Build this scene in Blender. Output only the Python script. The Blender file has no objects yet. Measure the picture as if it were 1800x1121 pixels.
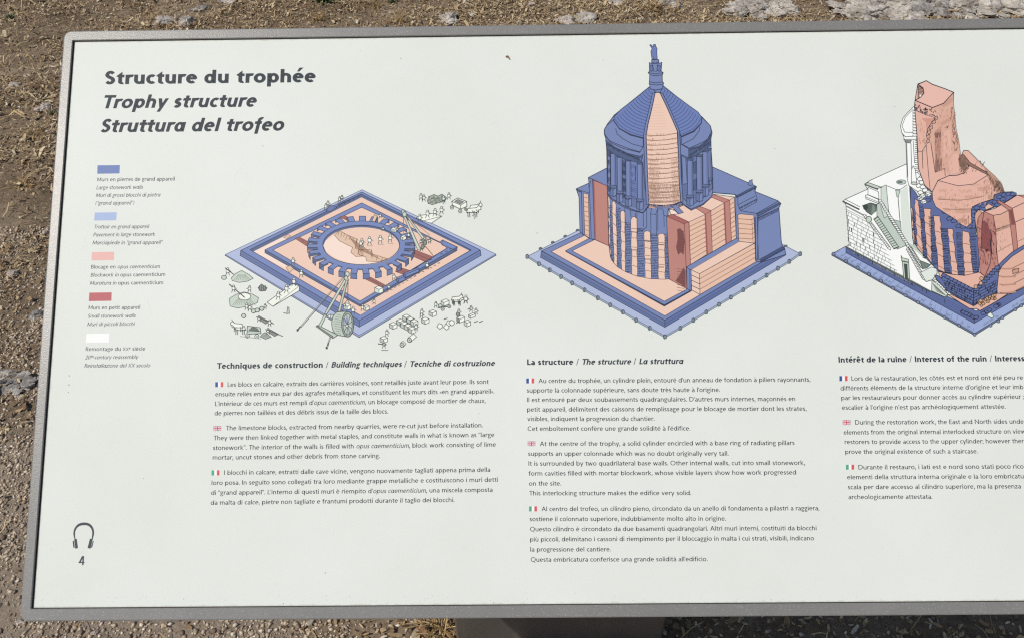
import bpy, math, random
import numpy as np
from mathutils import Matrix, Vector

random.seed(7)
rng = np.random.default_rng(7)
scene = bpy.context.scene
C = scene.collection

# ------------------------------------------------------------------ camera, sky, sun, exposure
FPX, CX, CY = 1412.0, 900.0, 560.5           # focal length and centre in the photograph's pixels
Z0 = 0.92                                    # metres from the lens to the board along the view axis
SLOPE = math.radians(40.0)                   # the board leans back like a lectern
PANEL_H = 1.06                               # height of the board's middle above the ground
M = np.array([[0.99990458, 0.00904666, 0.0104395],
              [-0.01044332, 0.98972624, 0.14259353],
              [-0.00904225, -0.14268895, 0.98972628]])   # board axes (right, down, in) seen from the camera
B = np.array([[1, 0, 0],
              [0, -math.cos(SLOPE), math.sin(SLOPE)],
              [0, -math.sin(SLOPE), -math.cos(SLOPE)]])  # columns: board right / down / inward in the world
P0 = np.array([0, 0, PANEL_H])
CAM = P0 + B @ (M.T @ np.array([0, 0, -Z0]))
def ray(px, py):
    return B @ (M.T @ np.array([(px - CX) / FPX, (py - CY) / FPX, 1.0]))
right, up, back = B @ M[0], -(B @ M[1]), -(B @ M[2])
cam_data = bpy.data.cameras.new('camera')
cam = bpy.data.objects.new('camera', cam_data)
C.objects.link(cam)
cam.matrix_world = Matrix(((right[0], up[0], back[0], CAM[0]), (right[1], up[1], back[1], CAM[1]),
                           (right[2], up[2], back[2], CAM[2]), (0, 0, 0, 1)))
cam_data.sensor_fit = 'HORIZONTAL'
cam_data.sensor_width = 36.0
cam_data.lens = 36.0 * FPX / 1800.0
cam_data.clip_start = 0.02
cam_data.clip_end = 500
scene.camera = cam

SUN = np.array([-0.529, -0.32, 0.787]); SUN /= np.linalg.norm(SUN)
world = bpy.data.worlds.new('World'); scene.world = world; world.use_nodes = True
wn = world.node_tree.nodes; wl = world.node_tree.links
sky = wn.new('ShaderNodeTexSky'); sky.sky_type = 'NISHITA'; sky.sun_disc = False
sky.sun_elevation = math.asin(SUN[2]); sky.sun_rotation = math.atan2(SUN[0], SUN[1])
wl.new(sky.outputs[0], wn['Background'].inputs[0]); wn['Background'].inputs[1].default_value = 0.07
sd = bpy.data.lights.new('sun', 'SUN'); sd.energy = 3.0; sd.angle = math.radians(0.53); sd.color = (1.0, 0.955, 0.88)
so = bpy.data.objects.new('sun', sd); C.objects.link(so)
so.rotation_euler = Vector(SUN).to_track_quat('Z', 'Y').to_euler()
scene.cycles.use_denoising = False; scene.cycles.filter_width = 1.25
vs = scene.view_settings
vs.view_transform = 'Standard'; vs.look = 'None'; vs.exposure = 0.0; vs.gamma = 1.0; vs.use_curve_mapping = False

# ------------------------------------------------------------------ helpers
def board(px, py):
    """a point of the printed face (right, up) in metres, from where the photograph shows it"""
    d = M.T @ np.array([(px - CX) / FPX, (py - CY) / FPX, 1.0])
    c = M.T @ np.array([0, 0, -Z0])
    t = -c[2] / d[2]
    q = c + d * t
    return (q[0], -q[1])
def on_ground(px, py, z=0.0):
    d = ray(px, py); t = (z - CAM[2]) / d[2]
    return CAM + d * t
def lin(c):
    c = c / 255.0
    return c / 12.92 if c <= 0.04045 else ((c + 0.055) / 1.055) ** 2.4
INK = 0.98
def ink(r, g, b):
    return (lin(r) * INK, lin(g) * INK, lin(b) * INK, 1.0)
def rgb(r, g, b, k=1.0):
    return (lin(r) * k, lin(g) * k, lin(b) * k, 1.0)

def new_mat(name):
    m = bpy.data.materials.new(name); m.use_nodes = True
    nt = m.node_tree
    return m, nt.nodes, nt.links, nt.nodes['Principled BSDF']
def noise_node(n, l, scale, detail=4, rough=0.55, coord='Object'):
    tc = n.new('ShaderNodeTexCoord'); t = n.new('ShaderNodeTexNoise')
    t.inputs['Scale'].default_value = scale; t.inputs['Detail'].default_value = detail; t.inputs['Roughness'].default_value = rough
    l.new(tc.outputs[coord], t.inputs['Vector'])
    return t
def ramp_node(n, l, src, stops):
    r = n.new('ShaderNodeValToRGB')
    while len(r.color_ramp.elements) < len(stops): r.color_ramp.elements.new(0.5)
    for e, (p, c) in zip(r.color_ramp.elements, stops):
        e.position = p; e.color = c if len(c) == 4 else (*c, 1)
    l.new(src, r.inputs[0])
    return r
def bump_node(n, l, src, strength, dist, bsdf):
    b = n.new('ShaderNodeBump'); b.inputs['Strength'].default_value = strength; b.inputs['Distance'].default_value = dist
    l.new(src, b.inputs['Height']); l.new(b.outputs[0], bsdf.inputs['Normal'])

def gloss_skin(n, l, bs):
    """the board's satin laminate: printed and unprinted areas share it"""
    bs.inputs['Specular IOR Level'].default_value = 0.36
    t = noise_node(n, l, 9.0, 5, 0.6)
    mr = n.new('ShaderNodeMapRange'); mr.inputs['To Min'].default_value = 0.55; mr.inputs['To Max'].default_value = 0.66
    l.new(t.outputs[0], mr.inputs['Value']); l.new(mr.outputs[0], bs.inputs['Roughness'])
    t2 = noise_node(n, l, 650.0, 2, 0.5)
    bump_node(n, l, t2.outputs[0], 0.12, 0.0004, bs)

m_board, n, l, bs = new_mat('white_laminate')
t = noise_node(n, l, 3.0, 6, 0.6)
r = ramp_node(n, l, t.outputs[0], [(0.28, rgb(225, 228, 219)), (0.72, rgb(234, 238, 230))])
t3 = noise_node(n, l, 60.0, 5, 0.7)
r3 = ramp_node(n, l, t3.outputs[0], [(0.2, (0.95, 0.95, 0.94, 1)), (0.40, (1, 1, 1, 1))])
mx = n.new('ShaderNodeMix'); mx.data_type = 'RGBA'; mx.blend_type = 'MULTIPLY'; mx.inputs['Factor'].default_value = 1.0
l.new(r.outputs[0], mx.inputs['A']); l.new(r3.outputs[0], mx.inputs['B'])
# trapped dirt along the seal: distance to the board's edges, broken up by noise
tc = n.new('ShaderNodeTexCoord'); sx = n.new('ShaderNodeSeparateXYZ'); l.new(tc.outputs['Object'], sx.inputs[0])
def mth(op, a, b):
    k = n.new('ShaderNodeMath'); k.operation = op
    for q, v_ in ((0, a), (1, b)):
        if isinstance(v_, float): k.inputs[q].default_value = v_
        else: l.new(v_, k.inputs[q])
    return k.outputs[0]
dL = mth('SUBTRACT', sx.outputs[0], -0.5745 * Z0 + .0016); dT = mth('SUBTRACT', 0.3752 * Z0 - .0009, sx.outputs[1]); dB = mth('SUBTRACT', sx.outputs[1], -0.3417 * Z0 + .0008)
dm = mth('MINIMUM', mth('MINIMUM', dL, dT), dB)
tg = noise_node(n, l, 130.0, 6, 0.75)
lim = mth('MULTIPLY', mth('POWER', tg.outputs[0], 3.0), 0.011)
gr = mth('DIVIDE', dm, lim)
gm = ramp_node(n, l, gr, [(0.0, (0.62, 0.59, 0.54, 1)), (1.0, (1, 1, 1, 1))])
mg = n.new('ShaderNodeMix'); mg.data_type = 'RGBA'; mg.blend_type = 'MULTIPLY'; mg.inputs['Factor'].default_value = 0.8
l.new(mx.outputs['Result'], mg.inputs['A']); l.new(gm.outputs[0], mg.inputs['B'])
l.new(mg.outputs['Result'], bs.inputs['Base Color'])
gloss_skin(n, l, bs)

m_ink, n, l, bs = new_mat('printed_ink')
at = n.new('ShaderNodeAttribute'); at.attribute_name = 'ink'
l.new(at.outputs['Color'], bs.inputs['Base Color'])
gloss_skin(n, l, bs)

def frame_material(name, a, b, sparkle):
    m, n, l, bs = new_mat(name)
    t = noise_node(n, l, 14.0, 6, 0.6)
    r = ramp_node(n, l, t.outputs[0], [(0.3, a), (0.7, b)])
    v = n.new('ShaderNodeTexVoronoi'); v.inputs['Scale'].default_value = 1300.0
    tc = n.new('ShaderNodeTexCoord'); l.new(tc.outputs['Object'], v.inputs['Vector'])
    sp = ramp_node(n, l, v.outputs['Color'], [(0.0, (0, 0, 0, 1)), (0.80, (0, 0, 0, 1)), (0.93, (1, 1, 1, 1))])
    mx = n.new('ShaderNodeMix'); mx.data_type = 'RGBA'
    l.new(sp.outputs[0], mx.inputs['Factor'])
    l.new(r.outputs[0], mx.inputs['A']); mx.inputs['B'].default_value = sparkle
    l.new(mx.outputs['Result'], bs.inputs['Base Color'])
    bs.inputs['Metallic'].default_value = 0.08
    bs.inputs['Roughness'].default_value = 0.36; bs.inputs['Specular IOR Level'].default_value = 0.5
    t2 = noise_node(n, l, 900.0, 3, 0.6)
    bump_node(n, l, t2.outputs[0], 0.35, 0.0006, bs)
    return m
m_frame = frame_material('grey_metallic_paint', rgb(132, 131, 128), rgb(142, 140, 136), rgb(174, 172, 168))
m_post = frame_material('dark_grey_paint', rgb(92, 88, 84), rgb(100, 96, 92), rgb(112, 108, 104))
m_gasket, n, l, bs = new_mat('black_seal')
bs.inputs['Base Color'].default_value = rgb(24, 22, 24); bs.inputs['Roughness'].default_value = 0.7

def attr_mat(name, attr, rough=0.85, bump=None):
    m, n, l, bs = new_mat(name)
    at = n.new('ShaderNodeAttribute'); at.attribute_name = attr
    t = noise_node(n, l, 160.0, 4, 0.6)
    r = ramp_node(n, l, t.outputs[0], [(0.3, (0.72, 0.70, 0.68, 1)), (0.7, (1.12, 1.12, 1.12, 1))])
    mx = n.new('ShaderNodeMix'); mx.data_type = 'RGBA'; mx.blend_type = 'MULTIPLY'; mx.inputs['Factor'].default_value = 1.0
    l.new(at.outputs['Color'], mx.inputs['A']); l.new(r.outputs[0], mx.inputs['B'])
    l.new(mx.outputs['Result'], bs.inputs['Base Color'])
    bs.inputs['Roughness'].default_value = rough; bs.inputs['Specular IOR Level'].default_value = 0.25
    return m
m_litter = attr_mat('dry_litter', 'tint', 0.8)
m_pebble = attr_mat('pebble_stone', 'tint', 0.9)

m_soil, n, l, bs = new_mat('dry_soil')
t = noise_node(n, l, 2.2, 8, 0.65)
t2 = noise_node(n, l, 45.0, 8, 0.7)
r = ramp_node(n, l, t.outputs[0], [(0.32, (0.17, 0.125, 0.085, 1)), (0.5, (0.26, 0.197, 0.138, 1)), (0.68, (0.37, 0.292, 0.212, 1))])
r2 = ramp_node(n, l, t2.outputs[0], [(0.3, (0.62, 0.60, 0.57, 1)), (0.7, (1.45, 1.4, 1.32, 1))])
mx = n.new('ShaderNodeMix'); mx.data_type = 'RGBA'; mx.blend_type = 'MULTIPLY'; mx.inputs['Factor'].default_value = 1.0
l.new(r.outputs[0], mx.inputs['A']); l.new(r2.outputs[0], mx.inputs['B'])
at = n.new('ShaderNodeAttribute'); at.attribute_name = 'path'
mx2 = n.new('ShaderNodeMix'); mx2.data_type = 'RGBA'
l.new(at.outputs['Fac'], mx2.inputs['Factor'])
r4 = ramp_node(n, l, t2.outputs[0], [(0.3, (0.30, 0.235, 0.172, 1)), (0.7, (0.50, 0.405, 0.31, 1))])
l.new(mx.outputs['Result'], mx2.inputs['A']); l.new(r4.outputs[0], mx2.inputs['B'])
l.new(mx2.outputs['Result'], bs.inputs['Base Color'])
bs.inputs['Roughness'].default_value = 0.95; bs.inputs['Specular IOR Level'].default_value = 0.15
t5 = noise_node(n, l, 110.0, 8, 0.75)
bump_node(n, l, t5.outputs[0], 0.9, 0.012, bs)

def rock_material(name, stops, scale):
    m, n, l, bs = new_mat(name)
    t = noise_node(n, l, scale, 10, 0.72)
    r = ramp_node(n, l, t.outputs[0], stops)
    t2 = noise_node(n, l, scale * 7, 8, 0.7)
    r2 = ramp_node(n, l, t2.outputs[0], [(0.30, (0.35, 0.34, 0.32, 1)), (0.5, (1, 1, 1, 1))])
    mx = n.new('ShaderNodeMix'); mx.data_type = 'RGBA'; mx.blend_type = 'MULTIPLY'; mx.inputs['Factor'].default_value = 0.6
    l.new(r.outputs[0], mx.inputs['A']); l.new(r2.outputs[0], mx.inputs['B'])
    l.new(mx.outputs['Result'], bs.inputs['Base Color'])
    bs.inputs['Roughness'].default_value = 0.9; bs.inputs['Specular IOR Level'].default_value = 0.2
    bump_node(n, l, t2.outputs[0], 0.8, 0.008, bs)
    return m
m_lime = rock_material('weathered_limestone', [(0.28, rgb(104, 95, 86)), (0.42, rgb(166, 157, 146)), (0.56, rgb(206, 197, 186)), (0.74, rgb(232, 226, 216))], 14.0)
m_limew = rock_material('pale_limestone', [(0.28, rgb(140, 128, 116)), (0.45, rgb(200, 186, 174)), (0.7, rgb(230, 220, 208))], 22.0)
m_limed = rock_material('grey_lichened_limestone', [(0.30, rgb(84, 80, 76)), (0.45, rgb(150, 144, 138)), (0.64, rgb(212, 205, 196))], 16.0)
m_leafg, n, l, bs = new_mat('green_weed')
bs.inputs['Base Color'].default_value = (0.085, 0.135, 0.055, 1); bs.inputs['Roughness'].default_value = 0.7
m_dead, n, l, bs = new_mat('dead_leaf')
t = noise_node(n, l, 120.0, 4)
r = ramp_node(n, l, t.outputs[0], [(0.3, rgb(104, 74, 54)), (0.7, rgb(156, 116, 84))]); l.new(r.outputs[0], bs.inputs['Base Color'])
bs.inputs['Roughness'].default_value = 0.7

def mesh_obj(name, verts, faces, mat, parent=None, smooth=False, tint=None, attr='tint'):
    me = bpy.data.meshes.new(name)
    me.from_pydata([tuple(map(float, v)) for v in verts], [], [tuple(map(int, f)) for f in faces])
    me.materials.append(mat)
    if smooth: me.shade_smooth()
    if tint is not None:
        a = me.color_attributes.new(attr, 'FLOAT_COLOR', 'POINT')
        a.data.foreach_set('color', np.asarray(tint, dtype=np.float32).ravel())
    me.update()
    o = bpy.data.objects.new(name, me); C.objects.link(o)
    if parent: o.parent = parent
    return o
def big_mesh(name, verts, tris_or_quads, mat, tint=None):
    k = tris_or_quads.shape[1]; nf = len(tris_or_quads)
    me = bpy.data.meshes.new(name)
    me.vertices.add(len(verts)); me.vertices.foreach_set('co', np.asarray(verts, np.float32).ravel())
    me.loops.add(nf * k); me.loops.foreach_set('vertex_index', np.asarray(tris_or_quads, np.int32).ravel())
    me.polygons.add(nf); me.polygons.foreach_set('loop_start', np.arange(0, nf * k, k, dtype=np.int32))
    me.update(calc_edges=True); me.validate()
    if tint is not None:
        a = me.color_attributes.new('tint', 'FLOAT_COLOR', 'POINT')
        a.data.foreach_set('color', np.asarray(tint, np.float32).ravel())
    me.materials.append(mat)
    o = bpy.data.objects.new(name, me); C.objects.link(o)
    return o
def tag(o, label=None, cat=None, group=None, kind=None):
    if label: o['label'] = label
    if cat: o['category'] = cat
    if group: o['group'] = group
    if kind: o['kind'] = kind
    return o

# ------------------------------------------------------------------ the ground
_tab = rng.random((256, 256))
def vnoise(x, y):
    xi = np.floor(x).astype(int); yi = np.floor(y).astype(int)
    fx = x - xi; fy = y - yi; fx = fx * fx * (3 - 2 * fx); fy = fy * fy * (3 - 2 * fy)
    a = _tab[xi % 256, yi % 256]; b = _tab[(xi + 1) % 256, yi % 256]; c = _tab[xi % 256, (yi + 1) % 256]; d = _tab[(xi + 1) % 256, (yi + 1) % 256]
    return (a * (1 - fx) + b * fx) * (1 - fy) + (c * (1 - fx) + d * fx) * fy
def fbm(x, y, o=4):
    s = 0; a = 0.5
    for k in range(o):
        s = s + a * vnoise(x * 2 ** k + 17.3 * k, y * 2 ** k - 9.1 * k); a *= 0.5
    return s
def height(x, y):
    return 0.10 * (fbm(x * 0.9, y * 0.9, 3) - 0.45) * np.clip((y + 0.2) / 2.0, 0.15, 1) + 0.030 * (fbm(x * 5, y * 5, 4) - 0.47)
PATH_Y = on_ground(20, 735)[1]
def path(x, y):
    """1 on the sandy path in front, 0 on the litter-covered soil behind"""
    f = (PATH_Y + 0.35 * (fbm(x * 2.5, y * 2.5, 4) - 0.47) - y) / 0.16
    g = np.clip(f, 0, 1) * np.clip((-0.42 - x + 0.3 * (fbm(x * 3 + 5, y * 3, 3) - 0.45)) / 0.15, 0, 1)
    return g
far = np.geomspace(0.3, 300, 22)
gx = np.concatenate([-5 - far[::-1], np.linspace(-5, 5, 330), 5 + far]); gy = np.concatenate([-2.5 - far[::-1], np.linspace(-2.5, 7, 330), 7 + far]); N = len(gx)
GX, GY = np.meshgrid(gx, gy)
V = np.stack([GX.ravel(), GY.ravel(), height(GX, GY).ravel()], 1)
I = np.arange(N * N).reshape(N, N)
F = np.stack([I[:-1, :-1].ravel(), I[:-1, 1:].ravel(), I[1:, 1:].ravel(), I[1:, :-1].ravel()], 1)
ground = big_mesh('ground', V, F, m_soil)
ground.data.shade_smooth()
pa = ground.data.attributes.new('path', 'FLOAT', 'POINT'); pa.data.foreach_set('value', path(GX, GY).ravel().astype(np.float32))
tag(ground, kind='structure')

def scatter(nn, x0=-3.5, x1=3.5, y0=-0.95, y1=4.6):
    return rng.uniform(x0, x1, nn), rng.uniform(y0, y1, nn)
def palette(cols, weights, k):
    cols = np.array([[lin(c) for c in q] for q in cols]); idx = rng.choice(len(cols), size=k, p=np.array(weights) / sum(weights))
    out = cols[idx] * rng.uniform(0.78, 1.2, (k, 1))
    return np.concatenate([out, np.ones((k, 1))], 1)

def flakes(name, nn, size, aspect, cols, weights, keep, lift, label, area=None):
    x, y = scatter(nn, *area) if area else scatter(nn)
    k = rng.random(nn) < keep(x, y)
    x, y = x[k], y[k]; nn = len(x)
    L = size * rng.lognormal(0, 0.45, nn); Wd = L / rng.uniform(*aspect, nn)
    a = rng.uniform(0, 2 * math.pi, nn); tilt = rng.normal(0, 0.38, nn); tilt2 = rng.normal(0, 0.4, nn)
    u = np.stack([np.cos(a) * np.cos(tilt), np.sin(a) * np.cos(tilt), np.sin(tilt)], 1)
    v = np.stack([-np.sin(a) * np.cos(tilt2), np.cos(a) * np.cos(tilt2), np.sin(tilt2)], 1)
    c = np.stack([x, y, height(x, y) + lift * rng.random(nn) + 0.3 * np.abs(L * np.sin(tilt)) + 0.002], 1)
    bend = rng.normal(0, 0.18, nn)[:, None] * L[:, None] * np.array([0, 0, 1.0])
    P = [c - u * L[:, None] / 2 - v * Wd[:, None] / 2 * 0.6, c - v * Wd[:, None] / 2 + bend, c + u * L[:, None] / 2 - v * Wd[:, None] * 0.3,
         c + u * L[:, None] / 2 + v * Wd[:, None] * 0.35, c + v * Wd[:, None] / 2 + bend, c - u * L[:, None] / 2 + v * Wd[:, None] / 2 * 0.7]
    V = np.stack(P, 1).reshape(-1, 3)
    b = np.arange(nn)[:, None] * 6
    F = np.concatenate([b + np.array([0, 1, 4, 5]), b + np.array([1, 2, 3, 4])], 0)
    tint = np.repeat(palette(cols, weights, nn), 6, 0)
    o = big_mesh(name, V, F, m_litter, tint)
    tag(o, label, None, None, 'stuff'); return o

def ico(sub):
    t = (1 + 5 ** .5) / 2
    v = [(-1, t, 0), (1, t, 0), (-1, -t, 0), (1, -t, 0), (0, -1, t), (0, 1, t), (0, -1, -t), (0, 1, -t), (t, 0, -1), (t, 0, 1), (-t, 0, -1), (-t, 0, 1)]
    f = [(0, 11, 5), (0, 5, 1), (0, 1, 7), (0, 7, 10), (0, 10, 11), (1, 5, 9), (5, 11, 4), (11, 10, 2), (10, 7, 6), (7, 1, 8), (3, 9, 4), (3, 4, 2), (3, 2, 6), (3, 6, 8), (3, 8, 9), (4, 9, 5), (2, 4, 11), (6, 2, 10), (8, 6, 7), (9, 8, 1)]
    v = [np.array(q, float) / np.linalg.norm(q) for q in v]
    for _ in range(sub):
        mid = {}; nf = []
        def m_(a, b):
            k = (min(a, b), max(a, b))
            if k not in mid:
                q = v[a] + v[b]; v.append(q / np.linalg.norm(q)); mid[k] = len(v) - 1
            return mid[k]
        for a, b, c in f:
            ab, bc, ca = m_(a, b), m_(b, c), m_(c, a); nf += [(a, ab, ca), (b, bc, ab), (c, ca, bc), (ab, bc, ca)]
        f = nf
    return np.array(v), np.array(f)
def pebbles(name, nn, size, cols, weights, keep, label, area=None):
    x, y = scatter(nn, *area) if area else scatter(nn)
    k = rng.random(nn) < keep(x, y)
    x, y = x[k], y[k]; nn = len(x)
    bv = np.array([(1, 0, 0), (0, 1, 0), (-1, 0, 0), (0, -1, 0), (0, 0, 1), (0, 0, -1.0)]); bf = np.array([(0, 1, 4), (1, 2, 4), (2, 3, 4), (3, 0, 4), (1, 0, 5), (2, 1, 5), (3, 2, 5), (0, 3, 5)])
    if size > 0.006: bv, bf = ico(0)
    nv = len(bv)
    s = size * np.clip(rng.lognormal(0, 0.45, nn), 0.3, 2.1)
    sc = np.stack([s * rng.uniform(0.8, 1.4, nn), s * rng.uniform(0.6, 1.1, nn), s * rng.uniform(0.4, 0.85, nn)], 1)
    jit = rng.uniform(0.7, 1.25, (nn, nv, 1))
    V = bv[None] * jit * sc[:, None, :]
    a = rng.uniform(0, 2 * math.pi, nn); ca, sa = np.cos(a)[:, None], np.sin(a)[:, None]
    V = np.stack([V[..., 0] * ca - V[..., 1] * sa, V[..., 0] * sa + V[..., 1] * ca, V[..., 2] + 0.25 * V[..., 0] * rng.normal(0, 1, (nn, 1))], 2)
    V += np.stack([x, y, height(x, y) + 0.25 * s], 1)[:, None, :]
    F = (bf[None] + (np.arange(nn) * nv)[:, None, None]).reshape(-1, 3)
    o = big_mesh(name, V.reshape(-1, 3), F, m_pebble, np.repeat(palette(cols, weights, nn), nv, 0))
    tag(o, label, None, None, 'stuff'); return o

gravelly = lambda x, y: np.clip(path(x, y) * 0.9 + np.clip((0.95 - y) / 0.8, 0, 1) * 0.55 + (fbm(x * 1.7 + 3, y * 1.7, 4) > 0.56) * 0.45, 0, 1)
clump = lambda x, y: np.clip((fbm(x * 4, y * 4, 4) - 0.33) / 0.2, 0.12, 1)
flakes('leaf_litter', 320000, 0.0098, (1.5, 3.6), [(186, 162, 126), (156, 130, 98), (208, 188, 152), (124, 101, 76), (220, 208, 184)], [5, 6, 3.0, 4, 1.5],
       lambda x, y: clump(x, y) * (1 - 0.93 * path(x, y)), 0.009, 'brown chips of dry leaf and bark littering the soil')
flakes('dry_straw', 34000, 0.030, (10, 24), [(216, 194, 150), (192, 168, 126), (164, 138, 102)], [4, 4, 3],
       lambda x, y: np.clip((fbm(x * 1.6 + 9, y * 1.6, 3) - 0.36) / 0.2, 0.1, 1) * (1 - 0.85 * path(x, y)), 0.014, 'short tan stalks of dry straw strewn over the soil')
flakes('dry_grass_mat', 170000, 0.015, (2.4, 7), [(204, 182, 146), (186, 163, 128), (214, 196, 164), (168, 143, 112)], [5, 5, 3, 2],
       lambda x, y: np.clip((fbm(x * 1.3 + 2, y * 1.3 + 4, 4) - 0.34) / 0.18, 0.12, 1) * np.clip((y - 1.3) / 0.8, 0, 1) * np.clip((x + 2.6) / 1.0, 0.25, 1), 0.012, 'matted tan dry grass covering the ground behind the board', (-3.5, 3.5, 1.2, 4.6))
GREYS = [(176, 156, 134), (146, 128, 110), (204, 188, 168), (118, 104, 92), (222, 212, 198)]
pebbles('gravel', 120000, 0.0036, GREYS, [5, 5, 3, 3, 1],
        lambda x, y: 0.10 + 0.75 * gravelly(x, y), 'small grey and tan gravel scattered over the ground')
pebbles('path_gravel', 115000, 0.0033, [(212, 194, 170), (190, 172, 150), (230, 216, 198), (166, 148, 128)], [5, 5, 3, 3], lambda x, y: 0.25 + 0.75 * np.clip((fbm(x * 5, y * 5, 3) - 0.30) / 0.2, 0, 1), 'dense crushed gravel beside the left end of the board', (-2.4, -0.35, -0.75, 1.7))
pebbles('coarse_gravel', 3600, 0.0066, GREYS, [4, 4, 2.5, 2, 1],
        lambda x, y: 0.10 + 0.6 * gravelly(x, y), 'larger pebbles scattered among the gravel')

# ------------------------------------------------------------------ single stones
def stone(px, py, wpx, hpx, mat, label, name='limestone_rock', group='limestone rocks on the soil', seed=0, bury=0.45, rough=0.33, sub=3):
    """a rock whose visible outline is about wpx by hpx pixels, its foot centred on (px, py)"""
    g = on_ground(px, py)
    dist = np.linalg.norm(g - CAM); mpp = dist / FPX
    rx = wpx * mpp / 2; dep = (CAM[2]) / dist
    rr = hpx * mpp / 2
    rz = rr * 0.75; ry = max(rr / max(dep, 0.3) * 0.55, rx * 0.42)
    r2 = np.random.default_rng(seed + 100)
    def lump(rx, ry, rz, sub):
        v, f = ico(sub)
        d = np.zeros(len(v))
        for k, am in ((1.3, 0.9), (2.7, 0.55), (5.5, 0.4), (11, 0.28)):
            o = r2.uniform(0, 90, 3)
            d += am * (vnoise(v[:, 0] * k + o[0] + v[:, 2] * k * 0.7, v[:, 1] * k + o[1] + v[:, 2] * k * 0.9) - 0.5)
        for _ in range(8):                      # chop facets
            nrm = r2.normal(0, 1, 3); nrm /= np.linalg.norm(nrm); cut = r2.uniform(0.5, 0.85)
            pr = v @ nrm; over = np.clip(pr - cut, 0, None); v = v - over[:, None] * nrm * 0.9
        v = v * (1 + rough * d * 1.7)[:, None] * np.array([rx, ry, rz])
        a = r2.uniform(-0.4, 0.4); ca, sa = math.cos(a), math.sin(a)
        return np.stack([v[:, 0] * ca - v[:, 1] * sa, v[:, 0] * sa + v[:, 1] * ca, v[:, 2]], 1), f
    if wpx > 60:                                # an outcrop: joined knobs of the same rock
        vs_, fs_ = [], []; nv = 0
        for q in range(int(14 + wpx / 4.5)):
            sx_ = rx * r2.uniform(0.10, 0.34); pv, pf = lump(sx_, sx_ * r2.uniform(.7, 1.3), sx_ * r2.uniform(.25, .6), 3)
            an = r2.uniform(0, 6.28); rd = math.sqrt(r2.random())
            pv = pv + np.array([math.cos(an) * rd * rx * .9, math.sin(an) * rd * ry * 1.3, r2.uniform(-.006, .022)])
            vs_.append(pv); fs_.append(pf + nv); nv += len(pv)
        v = np.concatenate(vs_); f = np.concatenate(fs_); rz = 0.0
    else:
        v, f = lump(rx, ry, rz, sub)
    o = mesh_obj(name, v, f, mat)
    h = float(height(np.array([g[0]]), np.array([g[1]]))[0])
    o.location = (g[0], g[1] + ry * 0.3, h + rz * (1 - 2 * bury))
    tag(o, label, 'rock', group)
    return o
STONES = [
 (290, 44, 27, 22, m_limew, 'pinkish white rock behind the left part of the top frame', 1),
 (331, 46, 24, 20, m_lime, 'dark-sided white rock just right of the pinkish rock', 2),
 (352, 22, 40, 14, m_limed, 'long grey broken rock ridge above the dark-sided white rock', 3),
 (404, 6, 36, 16, m_lime, 'flat whitish rock at the top edge above the title', 4),
 (787, 36, 38, 24, m_lime, 'angular grey-white rock above the middle of the top frame', 5),
 (830, 26, 14, 12, m_limew, 'small pale stone right of the angular grey-white rock', 6),
 (934, 11, 17, 10, m_limew, 'small flat white stone near the top edge left of the statue spire', 7),
 (993, 35, 32, 20, m_limew, 'bright white rock touching the frame left of the spire drawing', 8),
 (1027, 31, 44, 25, m_lime, 'rough grey rock right beside the bright white rock', 9),
 (1083, 4, 26, 12, m_lime, 'low whitish rock cut by the top edge above the rough grey rock', 10),
 (1128, 33, 13, 9, m_limew, 'small tan stone close to the frame beside the spire drawing', 11),
 (1180, 9, 34, 24, m_lime, 'white streaked rock at the top edge right of the spire drawing', 12),
 (1335, 16, 110, 40, m_lime, 'dark and white mottled outcrop at the top edge between the two towers', 13),
 (1395, 24, 26, 12, m_limew, 'small whitish stone right of the mottled outcrop', 14),
 (1560, 20, 170, 50, m_lime, 'broad white limestone outcrop above the ruined tower drawing', 15),
 (1665, 22, 100, 40, m_limed, 'greyish rock slab between the two right-hand white outcrops', 16),
 (1755, 16, 150, 50, m_lime, 'white limestone outcrop at the top right corner', 17),
 (77, 194, 22, 20, m_limew, 'whitish stone lying left of the title outside the frame', 18),
 (82, 411, 14, 15, m_limew, 'small white stone against the left frame beside the second legend swatch', 19),
 (20, 483, 20, 16, m_limew, 'pale pinkish stone at the left picture edge', 20),
 (22, 684, 66, 40, m_limed, 'grey rock with a dark shadow at the left picture edge', 21),
 (8, 662, 40, 24, m_lime, 'pale rock leaning on the back of the grey rock at the left edge', 22),
 (36, 1094, 15, 12, m_limew, 'small tan stone below the lower left frame corner', 23),
 (166, 1114, 13, 11, m_limew, 'small white stone below the bottom frame left of the post', 24),
 (62, 556, 24, 16, m_limed, 'grey stone half buried beside the left frame at mid height', 25),
 (26, 154, 15, 10, m_limew, 'little tan stone near the upper left picture edge', 26),
]
for px, py, w_, h_, mt, lb, sd_ in STONES:
    stone(px, py, w_, h_, mt, lb, seed=sd_, sub=3, rough=0.4)

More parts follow.
